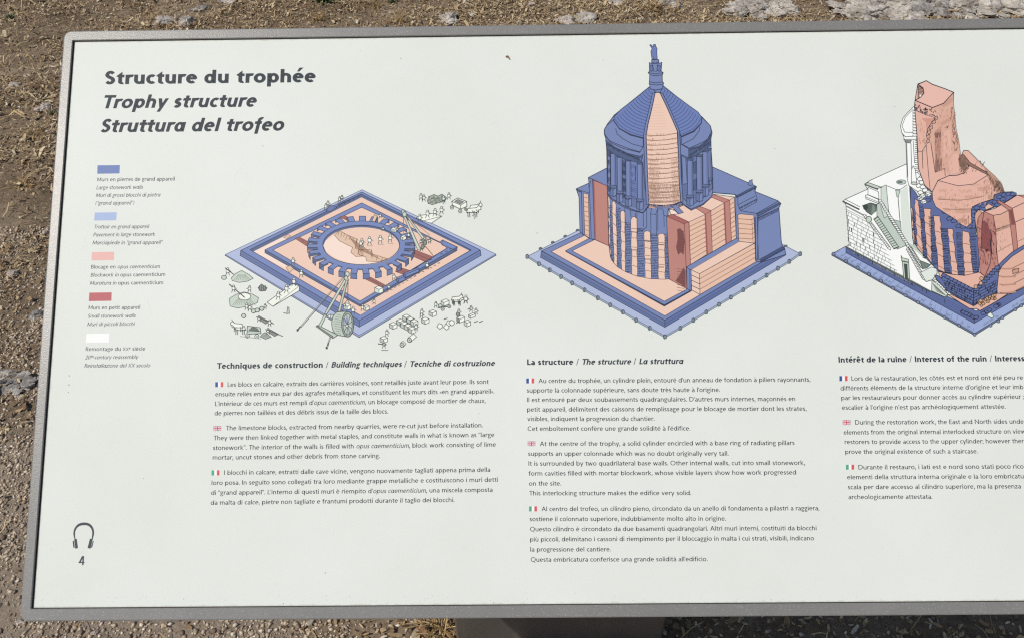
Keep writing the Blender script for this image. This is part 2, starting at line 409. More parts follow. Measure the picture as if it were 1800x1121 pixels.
def weed(px, py, size, nl, label, seed):
    r2 = random.Random(seed); g = on_ground(px, py)
    h = float(height(np.array([g[0]]), np.array([g[1]]))[0])
    V = []; F = []
    for k in range(nl):
        a = r2.uniform(0, 6.28); L = size * r2.uniform(0.5, 1.0); el = r2.uniform(0.25, 1.2)
        d = np.array([math.cos(a) * math.cos(el), math.sin(a) * math.cos(el), math.sin(el)]); s = np.array([-math.sin(a), math.cos(a), 0])
        b0 = np.array([r2.uniform(-.3, .3), r2.uniform(-.3, .3), 0]) * size; n0 = len(V)
        V += [b0 - s * .02 * size, b0 + s * .02 * size, b0 + d * L * .55 + s * .11 * size, b0 + d * L * .95 - np.array([0, 0, .15 * L]), b0 + d * L * .55 - s * .11 * size]
        F += [(n0, n0 + 1, n0 + 2, n0 + 4), (n0 + 4, n0 + 2, n0 + 3)]
    o = mesh_obj('weed_plant', V, F, m_leafg)
    o.location = (g[0], g[1], h)
    tag(o, label, 'plant', 'green weeds in the dry soil')
weed(571, 8, 0.075, 110, 'green weed tuft at the top edge right of the title', 1)
weed(18, 36, 0.040, 40, 'small green weed at the upper left corner', 2)
weed(117, 44, 0.016, 14, 'tiny green sprig above the upper left frame corner', 5)
weed(688, 6, 0.040, 36, 'green sprig at the top edge above the first drawing', 3)
weed(92, 202, 0.030, 24, 'green sprig beside the whitish stone left of the frame', 4)

def dry_tuft(px, py, size, nb, label, seed):
    r2 = random.Random(seed); g = on_ground(px, py); h = float(height(np.array([g[0]]), np.array([g[1]]))[0])
    V = []; F = []; T = []
    for k in range(nb):
        a = r2.uniform(0, 6.28); L = size * r2.uniform(0.4, 1.0); el = r2.uniform(0.1, 1.1); wd = 0.0012
        s = np.array([-math.sin(a), math.cos(a), 0]); p = np.array([r2.uniform(-.25, .25), r2.uniform(-.25, .25), 0]) * size
        c = r2.choice([(200, 172, 122), (170, 140, 96), (140, 112, 76)]); col = [lin(q) for q in c] + [1]
        for q in range(4):
            d = np.array([math.cos(a) * math.cos(el), math.sin(a) * math.cos(el), math.sin(el)]) * L / 3
            V += [p - s * wd, p + s * wd]; T += [col, col]
            if q: n0 = len(V) - 4; F.append((n0, n0 + 1, n0 + 3, n0 + 2))
            p = p + d; el -= 0.35
    o = mesh_obj('dry_grass_tuft', V, F, m_litter, tint=T)
    o.location = (g[0], g[1], h)
    tag(o, label, 'grass', 'dry grass tufts')
for k, (px, py, s_, nb, lb) in enumerate([
    (1145, 14, 0.16, 70, 'straw-coloured grass tuft at the top edge right of the spire drawing'),
    (700, 40, 0.10, 46, 'tan grass tuft behind the frame above the first drawing'),
    (660, 12, 0.11, 46, 'tan grass tuft at the top edge above the first drawing'),
    (560, 38, 0.10, 40, 'dry grass tuft behind the frame right of the title'),
    (1600, 22, 0.08, 40, 'dry grass tuft between the white outcrops'),
    (772, 1108, 0.09, 60, 'dry grass tuft at the foot of the post on its left'),
    (60, 238, 0.09, 30, 'thin dry stalks left of the upper frame side'),
    (46, 330, 0.10, 34, 'dry grass tuft left of the first legend swatch')]):
    dry_tuft(px, py, s_, nb, lb, k)

g = on_ground(738, 1116); hh = float(height(np.array([g[0]]), np.array([g[1]]))[0])
V = []; F = []
for k in range(7):
    t_ = k / 6; wv = 0.011 * math.sin(math.pi * min(1, t_ * 1.05 + .02)) + 0.0008
    V += [(-wv, t_ * .042 - .02, .012 + .006 * math.sin(t_ * 5) + .35 * wv), (0, t_ * .042 - .02, .010 + .006 * math.sin(t_ * 5)), (wv, t_ * .042 - .02, .012 + .006 * math.sin(t_ * 5) + .5 * wv)]
    if k: a = len(V) - 6; F += [(a, a + 1, a + 4, a + 3), (a + 1, a + 2, a + 5, a + 4)]
lf = mesh_obj('fallen_leaf', V, F, m_dead); lf.location = (g[0], g[1], hh); lf.rotation_euler = (0, 0.2, 0.7)
tag(lf, 'curled orange-brown dead leaf left of the post', 'leaf')

# ------------------------------------------------------------------ the information panel
PANEL = Matrix(((B[0][0], -B[0][1], -B[0][2], P0[0]), (B[1][0], -B[1][1], -B[1][2], P0[1]), (B[2][0], -B[2][1], -B[2][2], P0[2]), (0, 0, 0, 1)))
POST_Y = 0.13
root = bpy.data.objects.new('information_panel', None); C.objects.link(root)
root.location = (0.086, POST_Y + 0.03, 0)
tag(root, 'sloping white information board in a grey metal frame on a dark post', 'information board')
def panel_part(name, verts, faces, mat, **k):
    o = mesh_obj(name, verts, faces, mat, **k); o.parent = root
    o.matrix_local = Matrix.Translation(-root.location) @ PANEL
    return o
iL, iT, iB = -0.5745 * Z0, 0.3752 * Z0, -0.3417 * Z0
oL, oT, oB = -0.5868 * Z0, 0.3888 * Z0, -0.3562 * Z0
iR = board(2130, 560)[0]; oR = iR + (iL - oL)
def rrect(L, Bm, R_, T, rad, z, k=8):
    pts = []
    for cx_, cy_, a0 in ((R_ - rad, T - rad, 0), (L + rad, T - rad, 90), (L + rad, Bm + rad, 180), (R_ - rad, Bm + rad, 270)):
        for j in range(k + 1):
            a = math.radians(a0 + 90 * j / k); pts.append((cx_ + rad * math.cos(a), cy_ + rad * math.sin(a), z))
    return pts
def loft(loops, cap0=False, cap1=False):
    V = [p for q in loops for p in q]; n_ = len(loops[0]); F = []
    for i in range(len(loops) - 1):
        for j in range(n_):
            a, b = i * n_ + j, i * n_ + (j + 1) % n_
            F.append((a, a + n_, b + n_, b))
    if cap0: F.append(tuple(range(n_)))
    if cap1: F.append(tuple(reversed(range((len(loops) - 1) * n_, len(loops) * n_))))
    return V, F
V, F = loft([rrect(iL, iB, iR, iT, .0012, -.003), rrect(iL, iB, iR, iT, .0012, .0020), rrect(iL - .0007, iB - .0007, iR + .0007, iT + .0007, .0016, .0026),
             rrect(oL + .0016, oB + .0016, oR - .0016, oT - .0016, .0078, .0026), rrect(oL + .0004, oB + .0004, oR - .0004, oT - .0004, .0090, .0020),
             rrect(oL, oB, oR, oT, .0094, .0008), rrect(oL, oB, oR, oT, .0094, -.030)])
panel_part('frame', V, [tuple(reversed(f)) for f in F], m_frame)
V, F = loft([rrect(oL + .001, oB + .001, oR - .001, oT - .001, .009, -.030), rrect(oL + .02, oB + .02, oR - .02, oT - .02, .006, -.038)])
F.append(tuple(range(36, 72)))
panel_part('back_tray', V, F, m_post)
gz = .0003
V, F = loft([rrect(iL + .0016, iB + .0008, iR - .0016, iT - .0009, .0006, gz), rrect(iL, iB, iR, iT, .0012, gz)])
panel_part('seal', V, [tuple(reversed(f)) for f in F], m_gasket)
bq = (iL - .002, iB - .002, iR + .002, iT + .002)
V, F = loft([rrect(*bq, .001, -.006), rrect(*bq, .001, 0.0)])
F = [tuple(reversed(f)) for f in F]; F.append(tuple(range(36, 72))); F.append(tuple(reversed(range(36))))
brd = panel_part('board', V, F, m_board)

# the post: a wide upright of folded sheet metal
x0, x1, y0, y1 = -0.131, 0.303, POST_Y, POST_Y + 0.07
def under(y): return PANEL_H + y * math.tan(SLOPE) - 0.052
b_ = 0.004
sec = [(x0 + b_, y0), (x1 - b_, y0), (x1, y0 + b_), (x1, y1 - b_), (x1 - b_, y1), (x0 + b_, y1), (x0, y1 - b_), (x0, y0 + b_)]
V = [(x, y, -0.08) for x, y in sec] + [(x, y, under(y)) for x, y in sec]
F = [(j, (j + 1) % 8, 8 + (j + 1) % 8, 8 + j) for j in range(8)] + [tuple(range(8, 16)), tuple(reversed(range(8)))]
post = mesh_obj('post', V, F, m_post, parent=root); post.matrix_local = Matrix.Translation(-root.location)
post['label'] = 'broad dark grey post under the board'

# ------------------------------------------------------------------ lettering: a humanist sans drawn stroke by stroke
XH, AS, CAP = 490.0, 700.0, 690.0
SEG = 14
class Pen:
    def __init__(s, w, it):
        s.w = w; s.h = w * 0.84; s.it = it; s.p = []
    def quad(s, *pts): s.p.append(list(pts))
    def V(s, x, y0, y1, w=None): w = w or s.w; s.quad((x, y0), (x + w, y0), (x + w, y1), (x, y1))
    def H(s, x0, x1, y, h=None): h = h or s.h; s.quad((x0, y), (x1, y), (x1, y + h), (x0, y + h))
    def D(s, x0, y0, x1, y1, w=None):
        w = (w or s.w * 1.04) / 2; s.quad((x0 - w, y0), (x0 + w, y0), (x1 + w, y1), (x1 - w, y1))
    def E(s, cx, cy, rx, ry, a0=0, a1=360, k=1.0):
        n_ = max(3, int(abs(a1 - a0) / 360 * SEG * 1.6) + 1); ix, iy = max(rx - s.w * k, 2), max(ry - s.h * k, 2)
        for j in range(n_):
            a, b = math.radians(a0 + (a1 - a0) * j / n_), math.radians(a0 + (a1 - a0) * (j + 1) / n_)
            s.quad((cx + rx * math.cos(a), cy + ry * math.sin(a)), (cx + rx * math.cos(b), cy + ry * math.sin(b)),
                   (cx + ix * math.cos(b), cy + iy * math.sin(b)), (cx + ix * math.cos(a), cy + iy * math.sin(a)))
    def ess(s, W, Y):
        P = [(.95, .855), (.74, .965), (.46, 1.0), (.17, .925), (.03, .755), (.19, .60), (.50, .505), (.82, .40), (.97, .245), (.83, .07), (.52, 0), (.24, .025), (.0, .125)]
        w, h, o = s.w, s.h, 8
        P = [(w / 2 + x * (W - w), h / 2 - o + y * (Y - h + 2 * o)) for x, y in P]
        Q = [P[0]] + P + [P[-1]]; C_ = []; sub = 3 if SEG > 12 else 2
        for i in range(1, len(Q) - 2):
            for j in range(sub):
                t = j / sub; a, b, c, d = Q[i - 1:i + 3]
                C_.append(tuple(.5 * (2 * b[k] + (c[k] - a[k]) * t + (2 * a[k] - 5 * b[k] + 4 * c[k] - d[k]) * t * t + (3 * b[k] - a[k] - 3 * c[k] + d[k]) * t ** 3) for k in (0, 1)))
        C_.append(P[-1]); L = []; R_ = []
        for i, p in enumerate(C_):
            a, b = C_[max(i - 1, 0)], C_[min(i + 1, len(C_) - 1)]; dx, dy = b[0] - a[0], b[1] - a[1]; m = math.hypot(dx, dy) or 1
            nx, ny = -dy / m, dx / m; th = (w * abs(nx) + h * abs(ny)) / (abs(nx) + abs(ny)) / 2 * (1.08 if .3 < i / len(C_) < .7 else 1)
            L.append((p[0] + nx * th, p[1] + ny * th)); R_.append((p[0] - nx * th, p[1] - ny * th))
        for i in range(len(C_) - 1): s.quad(L[i], L[i + 1], R_[i + 1], R_[i])
    def dot(s, cx, cy, r):
        s.p.append([(cx + r * math.cos(2 * math.pi * j / 8), cy + r * math.sin(2 * math.pi * j / 8)) for j in range(8)])
ACC = {'é': 'e/', 'è': 'e\\', 'ê': 'e^', 'à': 'a\\', 'ù': 'u\\', 'î': 'i^', 'ô': 'o^', 'ç': 'c,', 'í': 'i/', 'â': 'a^'}
def glyph(c, w, it):
    """-> polygons, ink width, left and right bearing"""
    p = Pen(w, it); h = p.h; X = XH; o = 8
    st, ro, dg = 82 - .24 * w, 50 - .18 * w, 12
    acc = None
    if c in ACC: c, acc = ACC[c]
    l = r = st
    if c == ' ': return [], 270, 0, 0
    if c == 'o': W = .96 * X + .3 * w; p.E(W / 2, X / 2, W / 2, X / 2 + o); l = r = ro
    elif c in 'bp': W = .93 * X + .3 * w; p.V(0, 0 if c == 'b' else -205, AS if c == 'b' else X); p.E(W / 2 + w * .1, X / 2, W / 2 - w * .1, X / 2 + o); r = ro
    elif c in 'dq': W = .93 * X + .3 * w; p.V(W - w, 0 if c == 'd' else -205, AS if c == 'd' else X); p.E(W / 2 - w * .1, X / 2, W / 2 - w * .1, X / 2 + o); l = ro
    elif c == 'a' and it: W = .90 * X + .3 * w; p.V(W - w, 0, X); p.E(W / 2 - w * .1, X / 2, W / 2 - w * .1, X / 2 + o); l = ro
    elif c == 'a':
        W = .72 * X + .5 * w; p.V(W - w, 0, .64 * X); p.E(W * .47, .62 * X, W * .53, .38 * X + o, 0, 128)
        ry = .295 * X + 4; p.E(W * .45, ry - o, W * .45, ry, 90, 270); p.H(W * .45, W - w * .5, 2 * ry - o - h); p.H(W * .45, W - w * .5, -o)
        l = ro; r = st * .8
    elif c == 'c': W = .74 * X + .25 * w; p.E(W * .60, X / 2, W * .60, X / 2 + o, 50, 310); l = ro; r = 4
    elif c == 'e': W = .90 * X + .25 * w; p.E(W / 2, X / 2, W / 2, X / 2 + o, 0, 312); p.H(w * .6, W - w * .25, X * .5 - h * .3, h * .85); l = ro; r = ro * .7
    elif c in 'nhmr':
        st_h = AS if c == 'h' else X; p.V(0, 0, st_h)
        W = .78 * X + .48 * w
        if c == 'r':
            W = .56 * X + .34 * w; p.E(.45 * X + .2 * w, .56 * X, .45 * X + .2 * w, .44 * X + o, 62, 165); r = 0
        else:
            if c == 'm': W *= .93
            ry = .43 * X; p.E(W / 2, X + o - ry, W / 2, ry, 0, 165); p.V(W - w, 0, X + o - ry)
            if c == 'm': p.E(W * 1.5 - w, X + o - ry, W / 2, ry, 0, 165); p.V(2 * W - 2 * w, 0, X + o - ry); W = 2 * W - w
    elif c == 'u': W = .78 * X + .48 * w; ry = .43 * X; p.V(W - w, 0, X); p.V(0, ry - o, X); p.E(W / 2, ry - o, W / 2, ry, 180, 345)
    elif c == 's':
        W = .58 * X + .5 * w; p.ess(W, X); l = ro; r = ro * .8
    elif c == 't':
        W = .58 * X + .45 * w; x = .20 * X; p.V(x, .22 * X, X * 1.02); p.E(x + .30 * X + w * .25, .25 * X - o, .30 * X + w * .25, .25 * X, 180, 292); p.H(0 if it else x, W, X - h)
        if it: p.V(x, X, X * 1.27)
        else: p.quad((0, X - h * .55), (x, X - h), (x + w, X - h), (x + w, X * 1.32))
        l = 8; r = 6
    elif c == 'f':
        W = .60 * X + .4 * w; x = .20 * X; p.V(x, -150 if it else 0, AS - .27 * X); p.E(x + .30 * X + w * .25, AS - .28 * X + o, .30 * X + w * .25, .28 * X, 66, 180); p.H(0, W * .9, X - h); l = 8; r = -6
    elif c == 'g':
        W = .84 * X + .2 * w; p.E(W * .45, .665 * X, W * .43, .335 * X + o, 0, 360, .9); p.E(W * .5, -.16 * X, W * .5, .27 * X, 0, 360, .85)
        p.quad((.10 * W, .10 * X), (.10 * W + w * .9, .10 * X), (.34 * W, .42 * X), (.18 * W, .40 * X)); p.H(.60 * W, W * 1.02, X - h * .9 + o, h * .85); l = r = ro * .8
    elif c in 'ij':
        W = w; p.V(0, 0 if c == 'i' else -110, X)
        if not acc: p.dot(w / 2, AS - w * .55, w * .62)
        if c == 'j': p.E(-.16 * X, -110, .16 * X + w, .2 * X, 270, 360)
    elif c == 'l': W = w; p.V(0, 0, AS)
    elif c == 'k': W = .82 * X + .45 * w; p.V(0, 0, AS); p.D(w * .9, .44 * X, W - w * .75, X); p.D(w * 1.2, .56 * X, W - w * .55, 0, w * 1.12); r = 4
    elif c == 'v': W = .86 * X + .4 * w; p.D(w * .55, X, W / 2, 0); p.D(W - w * .5, X, W / 2, 0, w * .95); l = r = dg
    elif c == 'w': W = 1.36 * X + .55 * w; p.D(w * .55, X, W * .28, 0); p.D(W * .5, X, W * .28, 0, w * .9); p.D(W * .5, X, W * .72, 0); p.D(W - w * .5, X, W * .72, 0, w * .9); l = r = dg
    elif c == 'x': W = .84 * X + .4 * w; p.D(w * .6, X, W - w * .6, 0); p.D(W - w * .6, X, w * .6, 0, w * .95); l = r = dg
    elif c == 'y': W = .88 * X + .42 * w; p.D(w * .55, X, W * .5, 0); p.D(W - w * .5, X, W * .5 - .17 * X, -205, w); l = r = dg
    elif c == 'z': W = .72 * X + .3 * w; p.H(0, W, X - h); p.H(0, W, 0); p.D(W - w * .7, X - h, w * .7, h, w * 1.15); l = r = 24
    elif c == 'A': W = .94 * CAP + .1 * w; p.D(W / 2, CAP, w * .55, 0); p.D(W / 2, CAP, W - w * .55, 0); p.H(W * .24, W * .76, CAP * .27); l = r = 4
    elif c in 'BPR':
        W = .56 * CAP + .5 * w; p.V(0, 0, CAP); ry = CAP * .255 + h * .1; bx = W * .5
        yt = CAP - ry; p.E(bx, yt, W - bx, ry, -90, 90); p.H(w * .5, bx, CAP - h); p.H(w * .5, bx, CAP - 2 * ry)
        if c == 'B': r2_ = (CAP - 2 * ry + h) / 2; p.E(bx, r2_, W - bx + 20, r2_, -90, 90); p.H(w * .5, bx, 0); W += 20
        if c == 'R': p.D(bx, CAP * .48, W - w * .3, 0, w * 1.15); W += w * .2
        r = ro
    elif c == 'C': W = .88 * CAP; p.E(W * .56, CAP / 2, W * .56, CAP / 2 + o, 50, 310); l = ro; r = 14
    elif c == 'D': W = .90 * CAP + .1 * w; p.V(0, 0, CAP); p.E(W * .40, CAP / 2, W * .60, CAP / 2, -90, 90); p.H(w * .5, W * .4, CAP - h); p.H(w * .5, W * .4, 0); r = ro
    elif c == 'E': W = .52 * CAP + .25 * w; p.V(0, 0, CAP); p.H(0, W, 0); p.H(0, W, CAP - h); p.H(0, W * .93, CAP * .5 - h / 2 + 10); r = 24
    elif c == 'I': W = w; p.V(0, 0, CAP)
    elif c == 'L': W = .52 * CAP + .25 * w; p.V(0, 0, CAP); p.H(0, W, 0); r = 6
    elif c == 'M': W = 1.0 * CAP + .2 * w; p.V(0, 0, CAP); p.V(W - w, 0, CAP); p.D(w * .55, CAP, W / 2, CAP * .12); p.D(W - w * .55, CAP, W / 2, CAP * .12)
    elif c == 'N': W = .88 * CAP + .2 * w; p.V(0, 0, CAP); p.V(W - w, 0, CAP); p.D(w * .55, CAP, W - w * .55, 0)
    elif c in 'OQ':
        W = 1.06 * CAP + .1 * w; p.E(W / 2, CAP / 2, W / 2, CAP / 2 + o); l = r = ro
        if c == 'Q': p.D(W * .56, 0, W * .92, -150, w * 1.2)
    elif c == 'S':
        W = .56 * CAP + .42 * w; p.ess(W, CAP); l = ro; r = ro * .8
    elif c == 'T': W = .74 * CAP + .2 * w; p.V(W / 2 - w / 2, 0, CAP); p.H(0, W, CAP - h); l = 8; r = -26
    elif c == 'X': W = .86 * CAP + .2 * w; p.D(w * .6, CAP, W - w * .6, 0); p.D(W - w * .6, CAP, w * .6, 0); l = r = dg
    elif c == '0': W = .66 * CAP; p.E(W / 2, CAP / 2, W / 2, CAP / 2 + o); l = r = ro
    elif c == '2': W = .58 * CAP + .2 * w; p.E(W * .46, CAP * .70, W * .46, CAP * .30 + o, -20, 160); p.D(W * .86, CAP * .60, w * .7, h * .6, w * 1.15); p.H(0, W, 0); l = r = ro
    elif c == '4': W = .64 * CAP; p.V(W * .62, 0, CAP); p.H(0, W, CAP * .23); p.D(W * .66, CAP, w * .6, CAP * .25, w * 1.2); l = r = ro
    elif c in '.,;:':
        W = w * 1.25; p.dot(W / 2, W * .48, W * .52)
        if c in ';:': p.dot(W / 2, X * .82, W * .52)
        if c in ',;': p.quad((W * .35, W * .3), (W, W * .5), (W * .55, -w * 1.5), (W * .05, -w * 1.4))
        l = r = 30
    elif c == '-': W = .42 * X; p.H(0, W, X * .40); l = r = 24
    elif c == '/': W = .45 * X; p.D(0, -60, W, CAP + 40, w * .62); l = r = 60
    elif c in '\'’': W = w; p.dot(W / 2, CAP - w * .6, w * .6); p.quad((W * .2, CAP - w * .8), (W, CAP - w * .6), (W * .5, CAP - w * 2.3), (W * .05, CAP - w * 2.2)); l = r = 16
    elif c in '“”':
        W = w * 2.6
        for x in (0, w * 1.55):
            if c == '”': p.dot(x + w / 2, CAP - w * .6, w * .6); p.quad((x + w * .2, CAP - w * .8), (x + w, CAP - w * .6), (x + w * .5, CAP - w * 2.3), (x, CAP - w * 2.2))
            else: p.dot(x + w / 2, CAP - w * 1.7, w * .6); p.quad((x, CAP - w * 1.7), (x + w * .8, CAP - w * 1.5), (x + w * .9, CAP + w * .1), (x + w * .5, CAP + w * .1))
        l = r = 20
    elif c in '()':
        W = .34 * CAP; k = 1 if c == '(' else -1
        p.E(W if c == '(' else 0, CAP * .42, W, CAP * .66, 125 if c == '(' else -55, 235 if c == '(' else 55, .8); l = r = 16
    elif c in '«»':
        W = .55 * X
        for x in (0, .28 * X):
            a_, b_2 = (x + .04 * X, x + .24 * X) if c == '«' else (x + .24 * X, x + .04 * X)
            p.D(a_, .45 * X, b_2, .72 * X, w * .8); p.D(a_, .45 * X, b_2, .18 * X, w * .8)
        l = r = 24
    else: W = .5 * X; p.H(0, W, X * .4)
    if acc:
        xm = W / 2; y0_, y1_ = X + 70, X + 70 + max(140, w * 1.2)
        if c == 'i' : y0_, y1_ = X + 60, X + 190
        if acc == '/': p.quad((xm - w * .35, y0_), (xm + w * .25, y0_), (xm + w * 1.3, y1_), (xm + w * .25, y1_))
        elif acc == '\\': p.quad((xm - w * .25, y0_), (xm + w * .35, y0_), (xm - w * .25, y1_), (xm - w * 1.3, y1_))
        elif acc == '^': p.D(xm - 105, y0_, xm, y1_, w * .85); p.D(xm + 105, y0_, xm, y1_, w * .85)
        elif acc == ',': p.quad((xm - w * .2, 0), (xm + w * .6, 0), (xm + w * .2, -w * 2), (xm - w * .9, -w * 2))
    return p.p, W, l, r
WEIGHT = {'r': 104, 'i': 98, 'b': 162, 'B': 156, 't': 170, 'T': 162, 'n': 112}
_gc = {}
def set_line(runs):
    """lay out runs of (style, text) at unit scale -> polygons"""
    x = 0.0; out = []
    for style, text in runs:
        sc, dy, trk = 1.0, 0.0, 0.0
        if style.endswith('^'): sc, dy = 0.62, 270.0; style = style[:-1]
        if style.endswith('*'): sc = 0.84; style = style[:-1]
        it = style in 'iBT'; w = WEIGHT[style] * (1.15 if sc < .8 else 1)
        for ch in text:
            key = (ch, w, it, SEG)
            if key not in _gc: _gc[key] = glyph(ch, w, it)
            polys, W, l_, r_ = _gc[key]
            nx = 0.94 if it else 1.0
            for q in polys:
                pts = []
                for (gx_, gy_) in q:
                    xx = x + (l_ + gx_) * sc * nx; yy = gy_ * sc + dy
                    if it: xx += 0.20 * (yy - dy * .0)
                    pts.append((xx, yy))
                out.append(pts)
            x += (W + l_ + r_) * sc * nx
    return out
class Sheet:
    """flat ink shapes on the board, stacked so that later ones lie on top"""
    def __init__(s): s.el = []          # pts(board metres), colour, is_line
    def poly(s, pts, col, line=False): s.el.append((pts, col, line))
    def build(s, name, base=0.00003, step=0.000004, stack=True):
        n_ = len(s.el); bb = np.zeros((n_, 4)); lay = np.zeros(n_, int); isl = np.zeros(n_, bool)
        V = []; F = []; T = []
        cols = []; cid = np.zeros(n_, int)
        for i, (pts, col, line) in enumerate(s.el):
            a = np.array(pts); bb[i] = (a[:, 0].min(), a[:, 1].min(), a[:, 0].max(), a[:, 1].max())
            if col not in cols: cols.append(col)
            cid[i] = cols.index(col); isl[i] = line
            L = 0
            if stack and i:
                hit = (bb[:i, 0] < bb[i, 2]) & (bb[:i, 2] > bb[i, 0]) & (bb[:i, 1] < bb[i, 3]) & (bb[:i, 3] > bb[i, 1])
                if line: hit &= ~((cid[:i] == cid[i]) & isl[:i])
                if hit.any(): L = lay[:i][hit].max() + 1
            elif not stack: L = i % 6
            lay[i] = L
            x, y = a[:, 0], a[:, 1]
            if np.dot(x, np.roll(y, -1)) - np.dot(y, np.roll(x, -1)) < 0: a = a[::-1]
            z = base + step * L; b0 = len(V)
            V += [(q[0], q[1], z) for q in a]; F.append(tuple(range(b0, b0 + len(a)))); T += [col] * len(a)
        o = mesh_obj(name, V, F, m_ink, parent=brd, tint=T, attr='ink')
        return o
def write(sheet, runs, xa, ya, xb, yb, cap_px, col):
    """set one line of type from (xa, ya) to (xb, yb) on its baseline; ends are the ink's ends"""
    polys = set_line(runs)
    xs = [q[0] for p in polys for q in p]; m0, m1 = min(xs), max(xs)
    A = np.array(board(xa, ya)); Bp = np.array(board(xb, yb))
    unit = abs(board((xa + xb) / 2, ya - 10)[1] - board((xa + xb) / 2, ya)[1]) / 10 * cap_px / CAP
    d = (Bp - A) / (m1 - m0); up_ = np.array([0.0, 1.0]) * unit
    for p in polys:
        sheet.poly([tuple(A + d * (q[0] - m0) + up_ * q[1]) for q in p], col)
SLATE = ink(48, 58, 66); BODY = ink(44, 52, 55); LEG = ink(66, 72, 80)
SEG = 24
sh = Sheet()
write(sh, [('t', 'Structure du trophée')], 183.8, 148.8, 554.9, 145.0, 23.4, SLATE)
sh.build('title_lettering', stack=False)['label'] = 'bold upright title line Structure du trophée'
sh = Sheet(); write(sh, [('T', 'Trophy structure')], 182.2, 191.2, 451.1, 188.1, 23.4, SLATE)
sh.build('title_lettering', stack=False)['label'] = 'bold italic title line Trophy structure'
sh = Sheet(); write(sh, [('T', 'Struttura del trofeo')], 176.7, 233.2, 499.6, 230.1, 23.6, SLATE)
sh.build('title_lettering', stack=False)['label'] = 'bold italic title line Struttura del trofeo'
SEG = 11
LEGEND = [
 [([('r', 'Murs en pierres de grand appareil')], 171, 319.3, 307, 318), ([('i', 'Large stonework walls')], 169.3, 333.5, 251.4, 332.4),
  ([('i', 'Muri di grossi blocchi di pietra')], 168.6, 347, 282, 346), ([('i', '(“grand appareil”)')], 167.8, 360.7, 235.9, 360)],
 [([('i', 'Trottoir en grand appareil')], 165.7, 402.3, 262.3, 401.6), ([('i', 'Pavement in large stonework')], 163.7, 416.3, 272.8, 415.3),
  ([('i', 'Marciapiede in “grand appareil”')], 162.6, 430.3, 285.9, 429.5)],
 [([('r', 'Blocage en '), ('i', 'opus caementicium')], 160, 472.7, 281.1, 471.7), ([('i', 'Blockwork in '), ('r', 'opus caementicium')], 159.1, 486.9, 290.3, 485.6),
  ([('i', 'Muratura in '), ('r', 'opus caementicium')], 157.8, 501.1, 286.7, 500)],
 [([('r', 'Murs en petit appareil')], 155.6, 544, 246.1, 543.1), ([('i', 'Small stonework walls')], 154.3, 558.5, 238.6, 557.8), ([('i', 'Muri di piccoli blocchi')], 153.2, 572.9, 237.2, 572.1)],
 [([('r', 'Remontage du '), ('r*', 'XX'), ('r^', 'e'), ('r', ' siècle')], 150.6, 616.4, 255.2, 615.6), ([('i', '20'), ('i^', 'th'), ('i', '-century reassembly')], 149.7, 630.9, 243.4, 630),
  ([('i', 'Reinstallazione del XX secolo')], 148.2, 645.6, 264.1, 644.8)]]
for blk in LEGEND:
    sh = Sheet()
    for runs, *q in blk: write(sh, runs, *q, 6.7, LEG)
    sh.build('legend_lettering', stack=False)
SW = [((171.4, 291.1), (210.7, 290.7), (210, 305.4), (171, 306), ink(117, 136, 188), 'mid blue legend swatch'),
      ((166.7, 374.2), (205.2, 373.5), (204.2, 387.8), (165.4, 388.2), ink(176, 192, 228), 'pale blue legend swatch'),
      ((161.4, 443.6), (200.6, 443), (200.2, 457.8), (160.8, 458.1), ink(240, 190, 180), 'salmon pink legend swatch'),
      ((157, 514.7), (196.3, 514.1), (195.8, 528.9), (156.1, 529.6), ink(196, 108, 112), 'brick red legend swatch'),
      ((152, 586.5), (192, 585.9), (191.2, 601.5), (150.9, 601.9), ink(254, 254, 250), 'pure white legend swatch')]
for a, b, c, d, col, lb in SW:
    sh = Sheet(); sh.poly([board(*a), board(*b), board(*c), board(*d)], col); sh.build('legend_swatch')['label'] = lb

